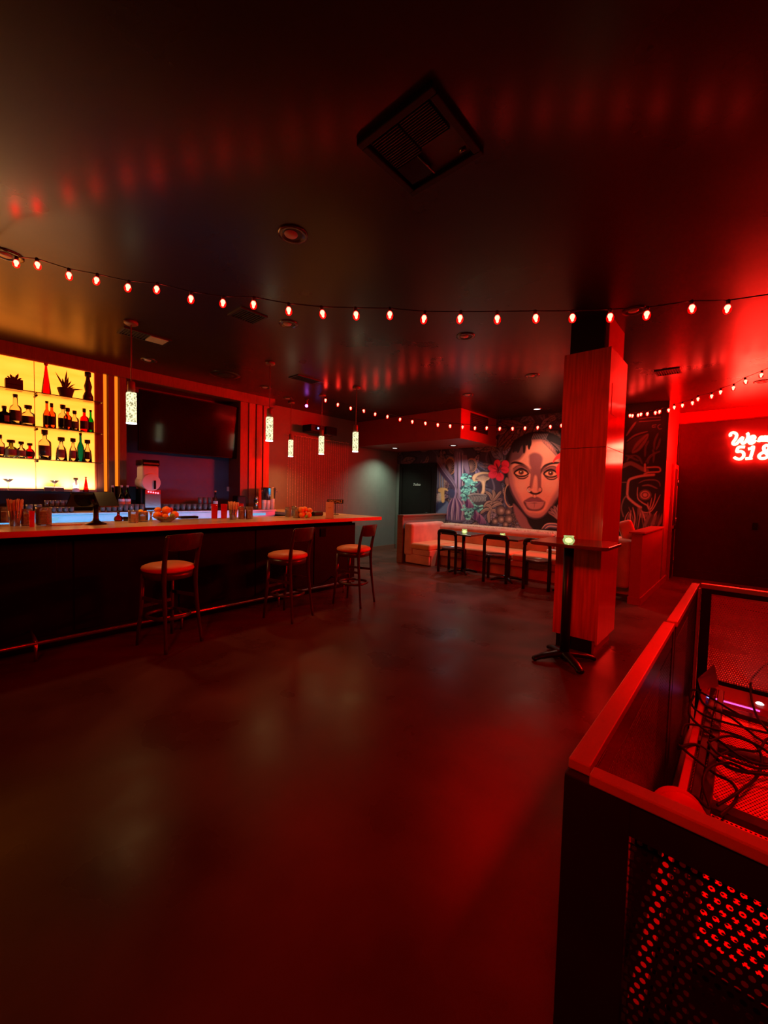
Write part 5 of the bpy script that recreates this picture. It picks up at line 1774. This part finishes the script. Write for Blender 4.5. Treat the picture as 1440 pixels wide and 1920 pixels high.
# high table
t = thing('high_table', 'tall square pedestal table with rounded corners in front of the column', 'high table', (-1.09, 3.725, 0))
pts = []
for (sx, sy, a0) in ((1, -1, -PI / 2), (1, 1, 0), (-1, 1, PI / 2), (-1, -1, PI)):
    for k in range(7):
        a = a0 + k * PI / 12
        pts.append((sx * .225 + .085 * math.cos(a), sy * .20 + .085 * math.sin(a)))
MB().prism(pts, 1.040, 1.070).build('table_top', 'table_top', t, bevel=.008, seg=3)
MB().tube([(-.05, 0, .03), (-.05, 0, 1.04)], .040, 20).build('post', 'black_metal', t)
for k in range(4):
    a = PI / 4 + k * PI / 2
    c_, s_ = math.cos(a), math.sin(a)
    MB().tube(catmull([(-.05, 0, .075), (-.05 + .12 * c_, .12 * s_, .060), (-.05 + .22 * c_, .22 * s_, .042), (-.05 + .285 * c_, .285 * s_, .018)], 4), [.040] * 4 + [.036] * 4 + [.030] * 4 + [.018], 10, flat=(1.15, .7)).build('foot', 'black_metal', t)
MB().lathe([(0, 1.02), (.10, 1.02), (.10, 1.04), (0, 1.04)], n=20, cx=-.05).build('top_plate', 'black_metal', t)


# ------------------------------------------------------------ stair well railing
def perf_sheet(name, m, o, ux, uy, W, Hh, pitch, rad, parent):
    """perforated metal sheet, staggered round holes; o origin, ux/uy in-plane unit vectors"""
    o, ux, uy = Vector(o), Vector(ux), Vector(uy)
    idx = {}
    vs, fs = [], []

    def vid(a, b):
        k = (round(a * 20000), round(b * 20000))
        if k not in idx:
            idx[k] = len(vs)
            vs.append(tuple(o + ux * a + uy * b))
        return idx[k]
    nc, nr = int(W / pitch), int(Hh / pitch)
    h = pitch / 2
    for r_ in range(nr):
        off = h if r_ % 2 else 0
        for c_ in range(nc if not off else nc - 1):
            a, b = c_ * pitch + h + off, r_ * pitch + h
            out = [(h, 0), (h, h), (0, h), (-h, h), (-h, 0), (-h, -h), (0, -h), (h, -h)]
            O = [vid(a + p, b + q) for p, q in out]
            I = [vid(a + rad * math.cos(k * PI / 4), b + rad * math.sin(k * PI / 4)) for k in range(8)]
            for k in range(8):
                k2 = (k + 1) % 8
                fs.append((O[k], O[k2], I[k2], I[k]))
    return MB().add(vs, fs).build(name, m, parent)


RZ = .92
t = thing('railing_panel', 'black steel railing with perforated sheet running back toward the neon sign', 'railing', (0, 0, 0))
# first long section, then a slightly offset second section
MB().box(-.246, -.204, .86, 2.13, RZ - .022, RZ).build('cap_rail', 'cap_steel', t, bevel=.003)
MB().box(-.236, -.196, 2.14, 3.24, RZ - .018, RZ + .006).build('cap_rail', 'cap_steel', t, bevel=.003)
for (a, b) in ((.862, .985), (2.07, 2.13), (2.15, 2.19), (3.19, 3.24)):
    MB().box(-.242, -.202, a, b, 0, RZ - .022).build('post', 'black_metal', t, bevel=.002)
for (a, b) in ((.985, 2.07), (2.19, 3.19)):
    MB().box(-.235, -.205, a, b, RZ - .09, RZ - .022).build('frame_bar', 'black_metal', t)
    MB().box(-.235, -.205, a, b, .04, .09).build('frame_bar', 'black_metal', t)
    perf_sheet('perforated_sheet', 'black_metal', (-.205, a, .09), (0, 1, 0), (0, 0, 1), b - a, RZ - .18, .016, .0036, t)
t = thing('railing_panel', 'front cross section of the black railing with perforated sheet and red lit cap', 'railing', (0, 0, 0))
MB().box(-.20, 1.1, .835, .868, RZ - .022, RZ).build('cap_rail', 'cap_steel', t, bevel=.003)
MB().box(-.246, -.13, .838, .862, 0, RZ - .022).build('post', 'black_metal', t, bevel=.002)
MB().box(1.05, 1.1, .84, .862, 0, RZ - .022).build('post', 'black_metal', t, bevel=.002)
MB().box(-.13, 1.05, .84, .862, RZ - .085, RZ - .022).build('frame_bar', 'black_metal', t)
MB().box(-.13, 1.05, .84, .862, .04, .09).build('frame_bar', 'black_metal', t)
perf_sheet('perforated_sheet', 'black_metal', (-.132, .862, .088), (1, 0, 0), (0, 0, 1), 1.18, RZ - .17, .016, .0050, t)
t = thing('railing_panel', 'far cross section of the black railing, red light glowing through its mesh', 'railing', (0, 0, 0))
MB().box(-.19, 1.1, 3.235, 3.275, RZ - .02, RZ + .008).build('cap_rail', 'cap_steel', t, bevel=.003)
MB().box(-.185, -.135, 3.24, 3.27, 0, RZ - .02).build('post', 'black_metal', t)
MB().box(-.135, 1.05, 3.24, 3.27, RZ - .05, RZ - .02).build('frame_bar', 'black_metal', t)
MB().box(-.135, 1.05, 3.24, 3.27, .30, .34).build('frame_bar', 'black_metal', t)
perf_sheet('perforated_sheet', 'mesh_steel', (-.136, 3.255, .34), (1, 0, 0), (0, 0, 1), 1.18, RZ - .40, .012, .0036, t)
MB().box(-.200, -.188, 3.20, 3.24, .2, RZ - .02).build('lit_edge', 'cap_steel', t)  # paler strip painting the light along the corner post

# ------------------------------------------------------------ gear inside the railing
t = thing('truss_deck', 'low mesh topped equipment deck with black cross bars inside the railing', 'equipment deck', (0, 0, 0))
for y_ in (1.24, 1.92, 2.42, 2.88):
    MB().box(-.13, 1.0, y_, y_ + .06, .27, .31).build('cross_bar', 'black_metal', t, bevel=.003)
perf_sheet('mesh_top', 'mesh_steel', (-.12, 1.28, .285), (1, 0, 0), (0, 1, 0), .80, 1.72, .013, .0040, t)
MB().box(-.13, 1.0, .90, 2.99, .19, .20).build('light_shield', 'black_paint', t)  # black sheet added to keep the red light off the floor below
for x_ in (-.145, -.105, -.07):
    MB().box(x_, x_ + .028, 1.02, 3.1, .25, .335).build('side_channel', 'cap_steel' if x_ < -.12 else 'black_metal', t, bevel=.003)
for (x_, y_) in ((-.13, 1.05), (-.13, 3.05), (.9, 1.05), (.9, 3.05)):
    MB().box(x_, x_ + .03, y_, y_ + .03, 0, .26).build('leg', 'black_metal', t)
t = thing('lit_console', 'flat red lit console top with a pink light bar along its edge', 'console', (0, 0, 0))
MB().box(-.12, .9, 3.00, 3.21, .28, .325).build('top_slab', 'red_paint', t, bevel=.004)
MB().tube([(-.105, 2.995, .312), (.11, 2.995, .312)], .0045, 8).build('light_bar', 'led_pink_strip', t)
MB().ball((-.11, 2.995, .312), .006, 8).build('blue_end', 'led_blue', t)
MB().lathe([(0, 0), (.018, 0), (.012, .006), (0, .008)], n=14, cx=.11, cy=3.07, cz=.325).build('indicator_lamp', 'led_white_spot', t)
t = thing('cable_reel', 'red cable reel disc standing inside the front railing', 'cable reel', (-.115, 1.62, .415))
t.rotation_euler = (math.radians(72), 0, math.radians(12))
MB().lathe([(0, -.03), (.055, -.03), (.055, .03), (0, .03)], n=24).build('hub', 'reel_red', t)
for z_ in (-.035, .03):
    MB().lathe([(.02, z_), (.075, z_), (.077, z_ + .003), (.075, z_ + .006), (.02, z_ + .006)], n=32).build('flange', 'reel_red', t)
tag(MB().add([(-.15, 3.02, .335), (-.07, 3.15, .335), (-.10, 3.19, .45), (-.165, 3.0, .40), (-.16, 3.05, .42), (-.09, 3.17, .42)], [(0, 1, 5, 4), (4, 5, 2, 3), (0, 4, 3), (1, 2, 5)], True).build('folded_tarp', 'tarp'), 'crumpled red lit cover in the corner of the railing', 'cover')
rc = random.Random(21)
CAB = ['thin black cable looping over the deck toward the far rail', 'black cable coiled across the middle of the mesh deck', 'black cable bundle hugging the side channel', 'black cable running along the deck to the front rail',
       'long black cable arching between the cross bars', 'black cable draped over the side channel', 'thin red lit cable rising past the pink light bar', 'black cable tangled beside the reel', 'thick black cable crossing the mesh diagonally', 'black cable ring lying on the mesh']
paths = [
    [(1385, 1340), (1290, 1290), (1275, 1315), (1330, 1345), (1420, 1370), (1470, 1380)],
    [(1260, 1375), (1290, 1358), (1360, 1372), (1410, 1392), (1428, 1420), (1420, 1455), (1385, 1485), (1345, 1510)],
    [(1255, 1390), (1300, 1420), (1340, 1450), (1375, 1470), (1380, 1500), (1350, 1530)],
    [(1330, 1390), (1370, 1380), (1425, 1400), (1455, 1430), (1420, 1440), (1350, 1415), (1328, 1392)],
    [(1300, 1285), (1320, 1320), (1370, 1345), (1430, 1390), (1470, 1400)],
    [(1285, 1300), (1268, 1320), (1300, 1350), (1350, 1390), (1400, 1425), (1460, 1440)],
    [(1450, 1235), (1412, 1270), (1408, 1300), (1418, 1340), (1440, 1370), (1460, 1385)],
    [(1262, 1490), (1300, 1492), (1330, 1515), (1318, 1470), (1330, 1440), (1365, 1430), (1400, 1445)],
    [(1250, 1395), (1310, 1398), (1370, 1440), (1440, 1452), (1475, 1462)],
    [(1340, 1420), (1380, 1405), (1420, 1408), (1440, 1385), (1480, 1380)]]
for i, P_ in enumerate(paths):
    zz = .345 + .012 * (i % 4)
    pts = [on_z(a, b, zz + (.02 * math.sin(j * 2.1 + i)) + (.17 if (i == 6 and j == 0) else 0)) for j, (a, b) in enumerate(P_)]
    pts = [Vector((max(-.17, p.x), max(.95, p.y), p.z)) for p in pts]
    if i == 0:
        pts = [Vector((p.x, min(p.y, 3.05), p.z)) for p in pts]
    tag(MB().tube(catmull(pts, 8), .0055 if i != 8 else .008, 7).build('cable', 'cable_rubber'), CAB[i], 'cable', 'cables tangled on the deck')
